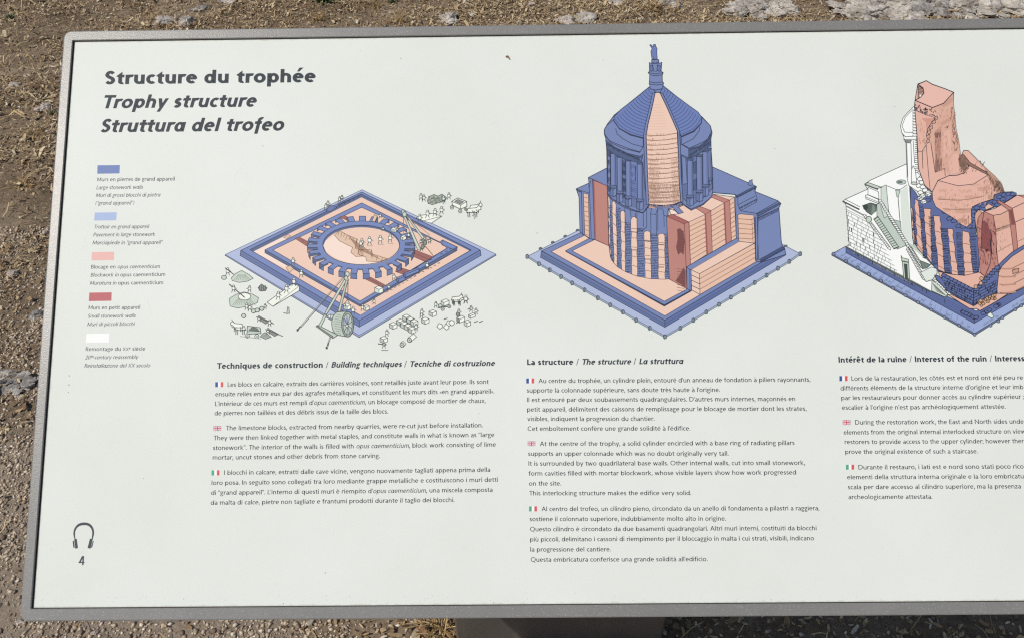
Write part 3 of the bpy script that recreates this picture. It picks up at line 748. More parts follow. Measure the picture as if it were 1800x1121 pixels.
R1 = lambda t: [('r', t)]
OPUS = ('i', 'opus caementicium')
COLS = [
 ([('b', 'Techniques de construction '), ('n', '/'), ('B', ' Building techniques '), ('n', '/'), ('B', ' Tecniche di costruzione')], 381.3, 647.6, 870.4, 642.6, [
  ('fr', (378.4, 671, 392.4, 679.7), [
   (R1('Les blocs en calcaire, extraits des carrières voisines, sont retaillés juste avant leur pose. Ils sont'), 400.1, 679.3, 859.1, 674.1),
   (R1('ensuite reliés entre eux par des agrafes métalliques, et constituent les murs dits «en grand appareil».'), 378.4, 696.1, 868.9, 690.9),
   ([('r', 'L’intérieur de ces murs est rempli d’'), OPUS, ('r', ', un blocage composé de mortier de chaux,')], 377.9, 713, 853.6, 707.4),
   (R1('de pierres non taillées et des débris issus de la taille des blocs.'), 377.1, 729.4, 682.2, 726.1)]),
  ('uk', (375.2, 747.9, 388.9, 756.6), [
   (R1('The limestone blocks, extracted from nearby quarries, were re-cut just before installation.'), 397, 755.6, 848.7, 750.4),
   (R1('They were then linked together with metal staples, and constitute walls in what is known as “large'), 375.2, 773, 868.9, 767.1),
   ([('r', 'stonework”. The interior of the walls is filled with '), OPUS, ('r', ', block work consisting of lime')], 374.3, 790.2, 871.7, 784.2),
   (R1('mortar, uncut stones and other debris from stone carving.'), 373.7, 807.1, 667.9, 804)]),
  ('it', (371.8, 825.8, 385.8, 834.8), [
   (R1('I blocchi in calcare, estratti dalle cave vicine, vengono nuovamente tagliati appena prima della'), 393.9, 833.7, 861.6, 828.4),
   (R1('loro posa. In seguito sono collegati tra loro mediante grappe metalliche e costituiscono i muri detti'), 371.8, 851.6, 875.1, 845.8),
   ([('r', 'di “grand appareil”. L’interno di questi muri è riempito d’'), OPUS, ('r', ', una miscela composta')], 370.9, 868.9, 865.8, 863.6),
   (R1('da malta di calce, pietre non tagliate e frantumi prodotti durante il taglio dei blocchi.'), 370.3, 886.4, 798.9, 881.3)])]),
 ([('b', 'La structure '), ('n', '/'), ('B', ' The structure '), ('n', '/'), ('B', ' La struttura')], 926.6, 641, 1201.9, 639.0, [
  ('fr', (925.1, 664.5, 938.9, 673.2), [
   (R1('Au centre du trophée, un cylindre plein, entouré d’un anneau de fondation à piliers rayonnants,'), 946.6, 672.7, 1424.6, 670.2),
   (R1('supporte la colonnade supérieure, sans doute très haute à l’origine.'), 926, 689.4, 1265.7, 688.1),
   (R1('Il est entouré par deux soubassements quadrangulaires. D’autres murs internes, maçonnés en'), 926.5, 706, 1397.9, 704.1),
   (R1('petit appareil, délimitent des caissons de remplissage pour le blocage de mortier dont les strates,'), 926.5, 722.8, 1417.8, 721.2),
   (R1('visibles, indiquent la progression du chantier.'), 927.1, 739.4, 1150.8, 739),
   (R1('Cet emboîtement confère une grande solidité à l’édifice.'), 927.6, 756.6, 1213.6, 755.8)]),
  ('uk', (927.4, 774.8, 941.1, 783.3), [
   (R1('At the centre of the trophy, a solid cylinder encircled with a base ring of radiating pillars'), 948.9, 783.2, 1396.8, 781.3),
   (R1('supports an upper colonnade which was no doubt originally very tall.'), 928.4, 800.4, 1280.9, 800),
   (R1('It is surrounded by two quadrilateral base walls. Other internal walls, cut into small stonework,'), 929, 817.7, 1415, 816.3),
   (R1('form cavities filled with mortar blockwork, whose visible layers show how work progressed'), 929, 835.1, 1399.4, 833.1),
   (R1('on the site.'), 929.8, 852.7, 986.5, 852.5),
   (R1('This interlocking structure makes the edifice very solid.'), 930.2, 869.8, 1215.1, 869.2)]),
  ('it', (929.9, 889, 943.9, 897.9), [
   (R1('Al centro del trofeo, un cilindro pieno, circondato da un anello di fondamenta a pilastri a raggiera,'), 952, 897.4, 1440.3, 896),
   (R1('sostiene il colonnato superiore, indubbiamente molto alto in origine.'), 931, 915.1, 1276.1, 914.2),
   (R1('Questo cilindro è circondato da due basamenti quadrangolari. Altri muri interni, costituiti da blocchi'), 931.5, 933, 1435.5, 931),
   (R1('più piccoli, delimitano i cassoni di riempimento per il bloccaggio in malta i cui strati, visibili, indicano'), 931.8, 950.8, 1431, 948.7),
   (R1('la progressione del cantiere.'), 932.2, 968.6, 1073.8, 968.2),
   (R1('Questa embricatura conferisce una grande solidità all’edificio.'), 932.9, 986.4, 1243.9, 985.4)])]),
 ([('b', 'Intérêt de la ruine '), ('n', '/'), ('b', ' Interest of the ruin '), ('n', '/'), ('b', ' Interess')], 1474.2, 636.7, 1801, 634.2, [
  ('fr', (1475.5, 660.3, 1489.8, 669.2), [
   (R1('Lors de la restauration, les côtés est et nord ont été peu re'), 1496.8, 668.6, 1798.5, 666.8),
   (R1('différents éléments de la structure interne d’origine et leur imb'), 1477.6, 685.6, 1799, 683.2),
   (R1('par les restaurateurs pour donner accès au cylindre supérieur ;'), 1478.9, 702.5, 1800.5, 700.2),
   (R1('escalier à l’origine n’est pas archéologiquement attestée.'), 1480.2, 719.5, 1767.9, 717.6)]),
  ('uk', (1481.2, 737.6, 1495.3, 746.2), [
   (R1('During the restoration work, the East and North sides unde'), 1503.4, 745.5, 1799.6, 743.8),
   (R1('elements from the original internal interlocked structure on view'), 1483.2, 763.1, 1803, 761.2),
   (R1('restorers to provide access to the upper cylinder; however ther'), 1484.9, 779.9, 1800.5, 778),
   (R1('prove the original existence of such a staircase.'), 1485.9, 797.1, 1718.8, 796.1)]),
  ('it', (1487, 815.9, 1501.4, 824.6), [
   (R1('Durante il restauro, i lati est e nord sono stati poco rico'), 1509.1, 824.3, 1799.6, 822.6),
   (R1('elementi della struttura interna originale e la loro embricatu'), 1489.3, 841.6, 1799.6, 839.9),
   (R1('scala per dare accesso al cilindro superiore, ma la presenza'), 1490.6, 859, 1794.7, 857.5),
   (R1('archeologicamente attestata.'), 1491.5, 876.4, 1639.1, 875.8)])]),
]
def flag(kind, x0, y0, x1, y1):
    sh = Sheet(); sl = -0.014
    def q(ax, ay, bx, by, col):
        f = lambda a, b: board(x0 + (x1 - x0) * a, y0 + (y1 - y0) * b + sl * (x1 - x0) * (a - .5))
        sh.poly([f(ax, ay), f(bx, ay), f(bx, by), f(ax, by)], col)
    def qq(pts, col): sh.poly([board(x0 + (x1 - x0) * a, y0 + (y1 - y0) * b + sl * (x1 - x0) * (a - .5)) for a, b in pts], col)
    if kind in ('fr', 'it'):
        q(0, 0, 1, 1, ink(252, 252, 250)); q(0, 0, .34, 1, ink(64, 84, 156) if kind == 'fr' else ink(88, 174, 140)); q(.67, 0, 1, 1, ink(226, 92, 94))
        sh.build('flag_icon')['label'] = 'tiny blue, white and red flag' if kind == 'fr' else 'tiny green, white and red flag'
    else:
        w = ink(250, 246, 246); r_ = ink(214, 74, 96)
        q(0, 0, 1, 1, ink(84, 88, 146))
        qq([(0, 0), (.16, 0), (1, .84), (1, 1), (.84, 1), (0, .16)], w); qq([(1, 0), (.84, 0), (0, .84), (0, 1), (.16, 1), (1, .16)], w)
        qq([(0, 0), (.08, 0), (1, .94), (1, 1), (.94, 1), (0, .06)], r_); qq([(1, 0), (.92, 0), (0, .94), (0, 1), (.06, 1), (1, .06)], r_)
        q(.38, 0, .62, 1, w); q(0, .32, 1, .68, w); q(.43, 0, .57, 1, r_); q(0, .40, 1, .60, r_)
        sh.build('flag_icon')['label'] = 'tiny red, white and blue crossed flag'
LANG = {'fr': 'French', 'uk': 'English', 'it': 'Italian'}
for head, xa, ya, xb, yb, paras in COLS:
    SEG = 14; sh = Sheet(); write(sh, head, xa, ya, xb, yb, 10.2, SLATE); sh.build('heading_lettering', stack=False)
    SEG = 11
    for kind, fl, lines in paras:
        flag(kind, *fl); sh = Sheet()
        for runs, *q in lines: write(sh, runs, *q, 8.0, BODY)
        sh.build('paragraph_lettering', stack=False)['label'] = LANG[kind] + ' paragraph in small dark grey type'
# headphones and number
SEG = 24
K = lambda x, y: board(110 + x / 11.21, 900 + y / 11.21)
sh = Sheet(); col = ink(66, 76, 80)
outr = [(240, 530), (222, 480), (212, 420), (215, 370), (232, 315), (265, 262), (310, 222), (365, 200), (430, 193), (490, 200), (540, 222), (580, 258), (608, 310), (622, 370), (620, 430), (605, 490), (592, 530)]
innr = [(256, 524), (248, 478), (246, 420), (249, 378), (264, 335), (292, 295), (330, 266), (378, 251), (430, 247), (478, 251), (520, 268), (552, 300), (574, 338), (584, 378), (584, 430), (576, 486), (570, 522)]
for j in range(len(outr) - 1): sh.poly([K(*outr[j]), K(*outr[j + 1]), K(*innr[j + 1]), K(*innr[j])], col)
sh.poly([K(228, 522), K(280, 514), K(304, 700), K(250, 712)], col); sh.poly([K(198, 566), K(208, 554), K(224, 552), K(240, 690), K(222, 694), K(212, 684)], col)
sh.poly([K(540, 512), K(596, 522), K(550, 711), K(492, 697)], col); sh.poly([K(598, 552), K(614, 560), K(585, 684), K(574, 693), K(558, 690)], col)
sh.build('headphone_symbol', stack=False)
sh = Sheet(); write(sh, [('n', '4')], 137.7, 992.5, 148.2, 992.4, 16.0, ink(66, 76, 80)); sh.build('number_lettering', stack=False)

# ------------------------------------------------------------------ the three printed drawings
class Art(Sheet):
    def fill(s, pts, col, edge=None, w=1.0):
        s.poly([board(*p) for p in pts], col)
        if edge: s.line(list(pts) + [pts[0]], edge, w)
    k = 1.3
    def line(s, pts, col, w0=1.0):
        for (ax, ay), (bx, by) in zip(pts[:-1], pts[1:]):
            L = math.hypot(bx - ax, by - ay); w = w0 * s.k
            if L < 1e-6: continue
            nx, ny = -(by - ay) / L * w / 2, (bx - ax) / L * w / 2; ex, ey = (bx - ax) / L * w * .3, (by - ay) / L * w * .3
            s.poly([board(ax - ex + nx, ay - ey + ny), board(bx + ex + nx, by + ey + ny), board(bx + ex - nx, by + ey - ny), board(ax - ex - nx, ay - ey - ny)], col, True)
def zoom(ox, oy, sc):
    def f(*v):
        if len(v) == 2 and not isinstance(v[0], tuple): return (ox + v[0] / sc, oy + v[1] / sc)
        return [(ox + a / sc, oy + b / sc) for a, b in v]
    return f
def ell(cx, cy, rx, ry, a0=0, a1=360, n_=24):
    return [(cx + rx * math.cos(math.radians(a0 + (a1 - a0) * j / n_)), cy + ry * math.sin(math.radians(a0 + (a1 - a0) * j / n_))) for j in range(n_ + (0 if abs(a1 - a0) >= 360 else 1))]
def lerp(a, b, t): return (a[0] + (b[0] - a[0]) * t, a[1] + (b[1] - a[1]) * t)
rn = random.Random(3)
BL = ink(120, 138, 188); BS = ink(106, 122, 168); BD = ink(88, 104, 140); PB = ink(179, 190, 219); PK = ink(241, 206, 186); CR = ink(250, 226, 210)
RD = ink(192, 135, 124); RDD = ink(160, 104, 98); DK = ink(52, 60, 84); GL = ink(78, 87, 83); GM = ink(140, 146, 140); WH = ink(246, 248, 236); GG = ink(202, 214, 198); BR = ink(150, 118, 98); TAN = ink(228, 196, 170)
PD = ink(234, 194, 170)

# ---- first drawing: the building site
A = Art()
R1_, R2_, R3_, R4_ = zoom(380, 320, 6.923), zoom(620, 320, 6.923), zoom(380, 460, 6.923), zoom(620, 460, 6.923)
A.fill([R1_(108, 895), R1_(1775, 98), R2_(1745, 893), R4_(78, 920)], ink(150, 164, 190), DK, .9)
A.fill([R1_(112, 885), R1_(1775, 98), R2_(1742, 880), R4_(78, 893)], PB, ink(96, 110, 150), .8)
A.fill([R1_(300, 835), R4_(80, 715), R4_(80, 792), R1_(292, 897)], BS, DK, .9)
A.fill([R4_(80, 715), R2_(1552, 830), R2_(1562, 895), R4_(80, 792)], ink(112, 128, 176), DK, .9)
A.line([R1_(296, 868), R4_(80, 752), R2_(1558, 862)], ink(84, 98, 140), .7)
A.fill([R1_(300, 835), R1_(1772, 125), R2_(1552, 830), R4_(80, 715)], BL, DK, .9)
A.fill([R1_(412, 826), R1_(1765, 150), R2_(1442, 830), R4_(90, 650)], BD, DK, .9)
A.fill([R1_(452, 850), R1_(1768, 190), R2_(1418, 838), R4_(90, 650)], PK)
A.fill([R1_(452, 850), R1_(830, 665), R1_(900, 690), R1_(600, 850), R1_(900, 1030), R1_(890, 1080)], CR)
A.line([R1_(412, 826), R4_(90, 650)], DK, .8)
A.fill([R1_(594, 830), R1_(1772, 258), R2_(1062, 735), R2_(1092, 708), R2_(1274, 793), R2_(1266, 838), R4_(90, 545), R1_(594, 864)], BD, DK, .9)
A.fill([R1_(595, 828), R1_(1772, 258), R2_(1062, 735), R2_(1092, 708), R2_(1272, 793), R4_(90, 524)], BL, DK, .8)
A.fill([R1_(690, 830), R1_(1770, 312), R2_(1062, 742), R2_(1150, 806), R4_(90, 480)], PK, DK, .8)
for q in ([R1_(960, 690), R1_(1010, 672), R1_(1130, 735), R1_(1118, 792)], [R1_(1500, 430), R1_(1560, 410), R1_(1680, 470), R1_(1620, 480)],
          [R2_(735, 820), R2_(980, 915), R2_(890, 978), R2_(728, 905)], [R4_(540, 60), R4_(692, 110), R4_(622, 160), R4_(522, 125)], [R4_(215, 190), R4_(412, 296), R4_(352, 312), R4_(140, 208)]):
    A.fill(q, RDD, ink(110, 70, 72), .7); A.line([lerp(q[0], q[3], .5), lerp(q[1], q[2], .5)], ink(110, 70, 72), .6)
ccx, ccy = 635.0, 431.0
A.fill(ell(ccx, ccy + 1, 80, 43.5, n_=40), BD)
NT = 27
teeth = sorted([(math.sin(2 * math.pi * (k + .35) / NT), 2 * math.pi * (k + .35) / NT) for k in range(NT)])
for sy_, a in teeth:
    da = .50 * math.pi / NT; r0, r1 = (74, 40), (94.5, 50.5)
    def pt(r_, an, dy=0): return (ccx + r_[0] * math.cos(an), ccy + r_[1] * math.sin(an) + dy)
    hgt = 9.5
    if -.95 < sy_ < -.45: hgt = 5
    t_ = [pt(r0, a - da * 1.25), pt(r1, a - da), pt(r1, a + da), pt(r0, a + da * 1.25)]
    dn = [(x, y + hgt) for x, y in t_]
    A.fill([t_[1], t_[2], dn[2], dn[1]], BS, DK, .8)
    side = (t_[0], t_[1], dn[1], dn[0]) if math.cos(a) > 0 else (t_[3], t_[2], dn[2], dn[3])
    if sy_ < .75: A.fill(side, BD, DK, .7)
    A.fill(t_, BL, DK, .8)
A.fill(ell(ccx, ccy, 77, 42, n_=44), BL)
A.line(ell(ccx, ccy, 77, 42, 200, 340, 20), DK, .6)
A.fill(ell(ccx, ccy, 67.5, 34.5, n_=40), BD, DK, .9)
A.fill(ell(ccx + .8, ccy + 2.2, 66, 33, n_=40), PK)
zig = [R1_(1330, 720), R1_(1440, 650), R1_(1500, 720), R1_(1600, 770), R1_(1660, 800), R1_(1640, 860), R1_(1700, 910), R1_(1800, 905), R2_(80, 890), R2_(160, 915), R2_(170, 965), R2_(300, 975), R2_(360, 960), R2_(250, 1000)]
A.fill(zig + [R2_(60, 1003), R1_(1600, 985), R1_(1450, 930), R1_(1340, 850), R1_(1305, 780)], CR)
band = [R1_(1500, 595), R1_(1600, 650), R1_(1720, 700), R1_(1700, 770), R1_(1790, 830), R2_(60, 820), R2_(230, 830), R2_(240, 880), R2_(420, 935)]
A.fill([R1_(1440, 650)] + band + list(reversed(zig[2:-1])), TAN, BR, .8)
for k in range(26):
    t_ = k / 25; i_ = min(int(t_ * (len(band) - 1)), len(band) - 2); a_ = lerp(band[i_], band[i_ + 1], t_ * (len(band) - 1) - i_)
    A.line([a_, (a_[0] - 2 + rn.uniform(-1, 1), a_[1] + rn.uniform(5, 10))], BR, .8)
A.line(ell(ccx, ccy, 67.5, 34.5, n_=40) + [(ccx + 67.5, ccy)], DK, .8)
def man(x, y, h=9.0, face=1, col=GL, fillc=WH):
    A.fill([(x - .16 * h, y - .34 * h), (x - .2 * h, y - .72 * h), (x + .18 * h, y - .74 * h), (x + .2 * h, y - .36 * h)], fillc, col, .7)
    A.fill(ell(x + .02 * h, y - .86 * h, .13 * h, .13 * h, n_=8), fillc, col, .8)
    A.line([(x - .1 * h, y - .36 * h), (x - .24 * h, y)], col, .9); A.line([(x + .1 * h, y - .36 * h), (x + .22 * h, y - .02 * h)], col, .9)
    A.line([(x + .15 * h * face, y - .66 * h), (x + .42 * h * face, y - .5 * h)], col, .8)
def block(x, y, w_, h_, dx=None, dy=None, top=WH, side=GG, col=GL, lw=.8):
    """a cut stone block: right face w_ wide, h_ high, left end going back"""
    dx = dx if dx is not None else w_ * .55; dy = dy if dy is not None else w_ * .30
    f = [(x, y), (x + w_, y - w_ * .42), (x + w_, y - w_ * .42 + h_), (x, y + h_)]
    A.fill(f, top, col, lw)
    A.fill([(x, y), (x - dx, y - dy), (x - dx, y - dy + h_), (x, y + h_)], side, col, lw)
    A.fill([(x, y), (x + w_, y - w_ * .42), (x + w_ - dx, y - w_ * .42 - dy), (x - dx, y - dy)], top, col, lw)
def mound(pts, hatch=8, col=GL, fillc=GG):
    A.fill(pts, fillc, col, .8)
    xs = [p[0] for p in pts]; ys = [p[1] for p in pts]; top = min(pts, key=lambda p: p[1]); bot = max(ys)
    for k in range(hatch):
        t_ = (k + .5) / hatch; A.line([lerp(top, (min(xs) + (max(xs) - min(xs)) * t_, bot), .35), lerp(top, (min(xs) + (max(xs) - min(xs)) * t_, bot - 1), .85)], GM, .6)
def ox(x, y, s_, f=1):
    A.fill([(x, y), (x + f * s_ * .1, y - s_ * .28), (x + f * s_ * .7, y - s_ * .34), (x + f * s_ * .86, y - s_ * .5), (x + f * s_ * 1.02, y - s_ * .36), (x + f * s_ * 1.0, y - s_ * .2), (x + f * s_ * .84, y - s_ * .18), (x + f * s_ * .72, y)], WH, GL, .9)
    for q in (.08, .2, .58, .7): A.line([(x + f * s_ * q, y - 1), (x + f * s_ * (q + .03), y + s_ * .32)], GL, 1.0)
    A.line([(x + f * s_ * .86, y - s_ * .5), (x + f * s_ * .92, y - s_ * .64)], GL, .8)
def wheel(x, y, r_):
    A.fill(ell(x, y, r_, r_ * 1.05, n_=12), WH, GL, .9); A.line(ell(x, y, r_ * .4, r_ * .4, n_=6) + [(x + r_ * .4, y)], GL, .7)
# ramps
A.fill([R3_(620, 495), R3_(930, 270), R3_(1015, 300), R3_(1010, 355), R3_(690, 545)], WH, GL, .9); A.line([R3_(690, 545), R3_(1010, 300)], GL, .7); A.line([R3_(760, 490), R3_(960, 340)], GM, .5)
A.fill([R2_(770, 440), R2_(830, 410), R2_(980, 385), R2_(1085, 420), R2_(955, 505), R2_(900, 490)], WH, GL, .8); A.line([R2_(850, 480), R2_(1085, 420)], GL, .7)
for q in ((815, 490), (910, 440), (1000, 420), (1080, 395)): man(*R2_(*q), 14)
for q in ((755, 465), (855, 385), (945, 300)): man(*R3_(*q), 15)
# sheds and heaps on the left
mound([R3_(185, 200), R3_(230, 150), R3_(310, 110), R3_(400, 160), R3_(450, 205), R3_(380, 240), R3_(280, 255), R3_(195, 232)], 9); man(*R3_(140, 170), 14); A.fill(ell(*R3_(95, 195), 4.5, 3.6, n_=10), GG, GL, .9); A.line([R3_(110, 80), R3_(210, 155)], GL, 1.3)
mound([R3_(160, 450), R3_(240, 400), R3_(340, 370), R3_(450, 400), R3_(515, 440), R3_(500, 500), R3_(400, 540), R3_(260, 565), R3_(170, 540)], 12)
A.fill(ell(*R3_(345, 425), 11, 6.2, n_=18), WH, GL, .8); A.line([R3_(160, 278), R3_(345, 435)], GL, 1.5); man(*R3_(210, 375), 13); man(*R3_(405, 375), 12, -1)
A.fill([R3_(510, 320), R3_(550, 275), R3_(620, 320), R3_(600, 355), R3_(540, 360)], GM, GL, .9)
for q in (530, 555, 580, 600): A.line([R3_(q, 290), R3_(q - 8, 355)], DK, .8)
for q in ((370, 585), (410, 600)): man(*R3_(*q), 12)
for q in ((455, 600), (500, 590), (555, 570), (335, 658)): A.fill(ell(*R3_(*q), 4, 3.6, n_=10), GG, GL, 1.0)
man(*R3_(595, 575), 9); A.fill([R3_(860, 632), R3_(870, 550), R3_(885, 560), R3_(890, 630)], GG, GL, .9); A.line([R3_(820, 622), R3_(860, 632)], GL, 1.0)
ox(*R3_(360, 830), 24, -1); ox(*R3_(330, 800), 22, -1)
A.fill([R3_(380, 780), R3_(535, 800), R3_(545, 870), R3_(375, 880)], GG, GL, 1.0); A.fill([R3_(400, 830), R3_(440, 795), R3_(500, 810), R3_(520, 840)], ink(110, 118, 112), GL, .8)
A.line([R3_(375, 845), R3_(545, 845)], GL, .8); wheel(*R3_(380, 900), 3.6); wheel(*R3_(495, 905), 3.6); A.line([R3_(290, 905), R3_(540, 935)], GM, .8)
mound([R3_(535, 910), R3_(570, 870), R3_(600, 858), R3_(670, 915), R3_(600, 940)], 7, GL, ink(170, 178, 170))
for (ax, ay) in ((500, 670), (610, 820)):
    A.fill([R3_(ax, ay + 20), R3_(ax + 40, ay), R3_(ax + 150, ay + 60), R3_(ax + 100, ay + 85)], GM, GL, .9); man(*R3_(ax + 20, ay + 60), 11); A.line([R3_(ax - 10, ay), R3_(ax + 200, ay + 85)], GL, 1.1)
man(*R3_(650, 785), 12)
# crane in front with its tread wheel
A.line([R3_(1560, 190), R3_(1030, 800)], GL, .9); A.line([R3_(1540, 190), R3_(1010, 800)], GM, .7); A.line([R3_(1020, 790), R3_(990, 835)], GL, 1.8); A.fill(ell(*R3_(990, 830), 2, 2.4, n_=8), ink(70, 78, 76))
A.line([R3_(1420, 850), R3_(1365, 1000)], GL, .9); A.line([R3_(1400, 850), R3_(1340, 1050)], GM, .8); A.fill(ell(*R3_(1345, 1045), 2.2, 2.6, n_=8), ink(70, 78, 76)); A.line([R3_(1365, 985), R3_(1358, 1020)], GL, 2.0)
A.fill([R3_(1215, 785), R3_(1240, 770), R3_(1480, 890), R3_(1420, 930)], ink(196, 206, 190), GL, 1.0); A.fill([R3_(1215, 785), R3_(1420, 930), R3_(1420, 905), R3_(1225, 775)], GM, GL, .8)
A.fill([R3_(1245, 780), R3_(1320, 640), R3_(1345, 650), R3_(1275, 790)], ink(206, 214, 200), GL, .8)
A.fill([R3_(1320, 630), R3_(1560, 215), R3_(1590, 225), R3_(1345, 640)], ink(206, 214, 200), GL, .9)
A.fill([R3_(1440, 760), R3_(1580, 225), R3_(1605, 230), R3_(1500, 640)], ink(196, 206, 190), GL, .9)
A.fill(ell(*R3_(1595, 155), 3.6, 4.6, n_=12), ink(206, 216, 204), GL, .9); A.fill([R3_(1560, 190), R3_(1590, 170), R3_(1610, 230), R3_(1565, 225)], GG, GL, .9)
A.line([R3_(1590, 270), R3_(1500, 640)], BR, .7); A.line([R3_(1605, 230), R3_(1600, 470)], GL, .9)
A.fill(ell(*R3_(1395, 665), 5, 3.4, n_=12), WH, GL, .9); A.fill([R3_(1390, 640), R3_(1470, 660), R3_(1460, 700), R3_(1390, 690)], GG, GL, .8)
block(*R3_(1595, 545), 6.2, 6.5, 7, 3); A.line([R3_(1570, 500), R3_(1600, 460), R3_(1620, 510)], GL, .8); man(*R3_(1665, 640), 14, 1)
A.fill(ell(*R3_(1500, 750), 13.5, 21, n_=26), ink(196, 206, 192), GL, 1.0)
A.fill([R3_(1490, 610), R3_(1590, 605), R3_(1600, 910), R3_(1520, 905)], ink(196, 206, 192))
A.line([R3_(1480, 612), R3_(1590, 604)], GL, 1); A.line([R3_(1500, 895), R3_(1600, 912)], GL, 1)
A.fill(ell(*R3_(1600, 760), 10.5, 22, n_=28), ink(160, 170, 160), GL, 1.1); A.fill(ell(*R3_(1600, 760), 8, 18, n_=24), ink(190, 200, 196), GL, .8)
A.fill([R3_(1550, 720), R3_(1590, 680), R3_(1590, 740), R3_(1560, 760)], ink(150, 166, 206))
for k in range(9):
    a = math.radians(20 + 40 * k); c_ = R3_(1600, 770); A.line([c_, (c_[0] + 8 * math.cos(a), c_[1] + 18 * math.sin(a))], GL, .9)
for k in range(9): y_ = 640 + 28 * k; A.line([R3_(1430 + abs(4 - k) * 9, y_), R3_(1520, y_ + 12)], GM, .7)
A.fill(ell(*R3_(1592, 778), 2.2, 2.8, n_=10), ink(230, 232, 224), GL, .9)
# crane behind
A.fill([R2_(610, 400), R2_(640, 415), R2_(830, 830), R2_(790, 830)], ink(206, 214, 200), GL, .8); A.fill([R2_(640, 400), R2_(665, 410), R2_(880, 690), R2_(850, 700)], ink(206, 214, 200), GL, .8)
A.fill(ell(*R2_(612, 365), 2.6, 3.4, n_=10), GG, GL, .9); A.fill([R2_(600, 390), R2_(640, 360), R2_(660, 410), R2_(620, 430)], GG, GL, .9)
A.line([R2_(615, 430), R2_(620, 620)], BR, .8); A.line([R2_(660, 420), R2_(940, 650)], BR, .7); A.line([R2_(890, 790), R2_(980, 900)], BR, 1.2)
for q in ((830, 760), (875, 730), (915, 720), (870, 800), (840, 840), (935, 750)): man(*R2_(*q), 9)
for q in ((860, 720), (880, 740), (850, 790)): A.fill(ell(*R2_(*q), 3, 4, n_=8), GM, GL, .9)
block(*R2_(505, 590), 5, 4, 6, 3); block(*R2_(610, 680), 6, 5, 4, 2); man(*R2_(540, 610), 8); man(*R2_(680, 690), 11)
A.fill([R2_(235, 480), R2_(265, 400), R2_(300, 420), R2_(270, 490)], TAN, GL, .8); man(*R2_(335, 445), 9); man(*R2_(370, 600), 8)
for q in ((110, 790), (205, 770), (335, 755), (455, 740)): man(*R2_(*q), 15); A.line([R2_(q[0] - 25, q[1] + 10), R2_(q[0] + 40, q[1] + 12)], GM, .7)
man(*R1_(1760, 800), 13); man(*R1_(1335, 345), 12); man(*R1_(1360, 300), 10); man(*R1_(1500, 250), 10); man(*R1_(1530, 225), 9)
A.fill([R1_(1340, 350), R1_(1380, 290), R1_(1420, 290), R1_(1470, 310), R1_(1390, 365)], BS, DK, .7); A.line([R1_(1480, 280), R1_(1760, 155)], DK, .9)
for k in range(5): x_ = 1500 + k * 55; A.line([R1_(x_, 300 - k * 26), R1_(x_ + 20, 272 - k * 26)], DK, .8)
man(*R1_(935, 1010), 13); man(*R3_(1035, 195), 14); man(*R3_(1560, 560), 8)
A.fill([R1_(820, 680), R1_(870, 640), R1_(910, 660), R1_(860, 690)], TAN, BR, .7)
A.fill([R1_(850, 1040), R1_(900, 1020), R1_(940, 1060), R1_(890, 1108)], TAN, BR, .7)
# blocks being laid on the right inner wall
for (x_, y_) in ((1000, 905), (1080, 880), (950, 950), (1190, 820), (1140, 850)): A.line([R2_(x_ - 14, y_), R2_(x_ + 14, y_ - 8)], DK, .9)
A.line([R2_(1092, 708), R2_(1085, 770), R2_(1266, 838)], DK, .7); A.line([R2_(1150, 806), R2_(690, 1095)], DK, .7)
block(*R4_(320, 340), 7, 7.5, 7.5, 3.2, WH, ink(214, 226, 214)); block(*R4_(560, 215), 11, 6, 4, 2.5, BL, BS, DK)
block(*R4_(640, 160), 24, 5, 3, 2, BL, BS, DK)
man(*R4_(440, 345), 10); man(*R4_(905, 95), 13); man(*R4_(260, 520), 10, -1); man(*R4_(120, 600), 12); block(*R4_(160, 560), 6, 5.5, 4, 2); man(*R4_(500, 230), 12)
for k in range(14): q = R4_(410 + 48 * k, 370 - 27 * k + rn.uniform(-8, 8)); A.line([q, (q[0] + 3.5, q[1] - rn.uniform(0, 2.5))], BR, 1.0)
# stone yard below right
for (x_, y_) in ((650, 680), (700, 712), (745, 740), (575, 735), (625, 770), (670, 795), (490, 775), (720, 830), (880, 715), (970, 625), (375, 945)):
    block(*R4_(x_, y_), 7.0, 6.6, 6.2, 3.0, WH, ink(190, 198, 190))
for (x_, y_) in ((770, 835), (835, 690), (840, 655), (415, 905), (380, 1050), (1010, 560), (1375, 505), (1290, 650), (1500, 640), (1440, 610)): man(*R4_(x_, y_), 12 if x_ < 1000 else 11)
A.line([R4_(310, 995), R4_(400, 1010)], GL, 1.4); A.line([R4_(350, 1075), R4_(430, 1075)], GL, .9)
for (x_, y_, L_) in ((690, 950, 9.5), (600, 1010, 4)):
    a_ = R4_(x_, y_); A.fill([(a_[0] - 2, a_[1] - 4), (a_[0] - 2 + L_, a_[1] - 4 - L_ * .7), (a_[0] + 3 + L_, a_[1] - L_ * .7 + 1), (a_[0] + 2.5, a_[1] + 3.5)], WH, GL, .8); A.fill(ell(*a_, 3.6, 4.0, n_=12), GG, GL, 1.0); A.fill(ell(*a_, 1.4, 1.6, n_=8), GM)
block(*R4_(1110, 500), 9, 6, 5, 3); A.line([R4_(1040, 560), R4_(1190, 540)], GL, 1.6); wheel(*R4_(1095, 575), 2.8); wheel(*R4_(1175, 545), 2.6); A.fill(ell(*R4_(1065, 535), 3.4, 3, n_=9), GG, GL, .9)
ox(*R4_(1210, 490), 20, 1); ox(*R4_(1200, 470), 20, 1); man(*R4_(1375, 510), 15)
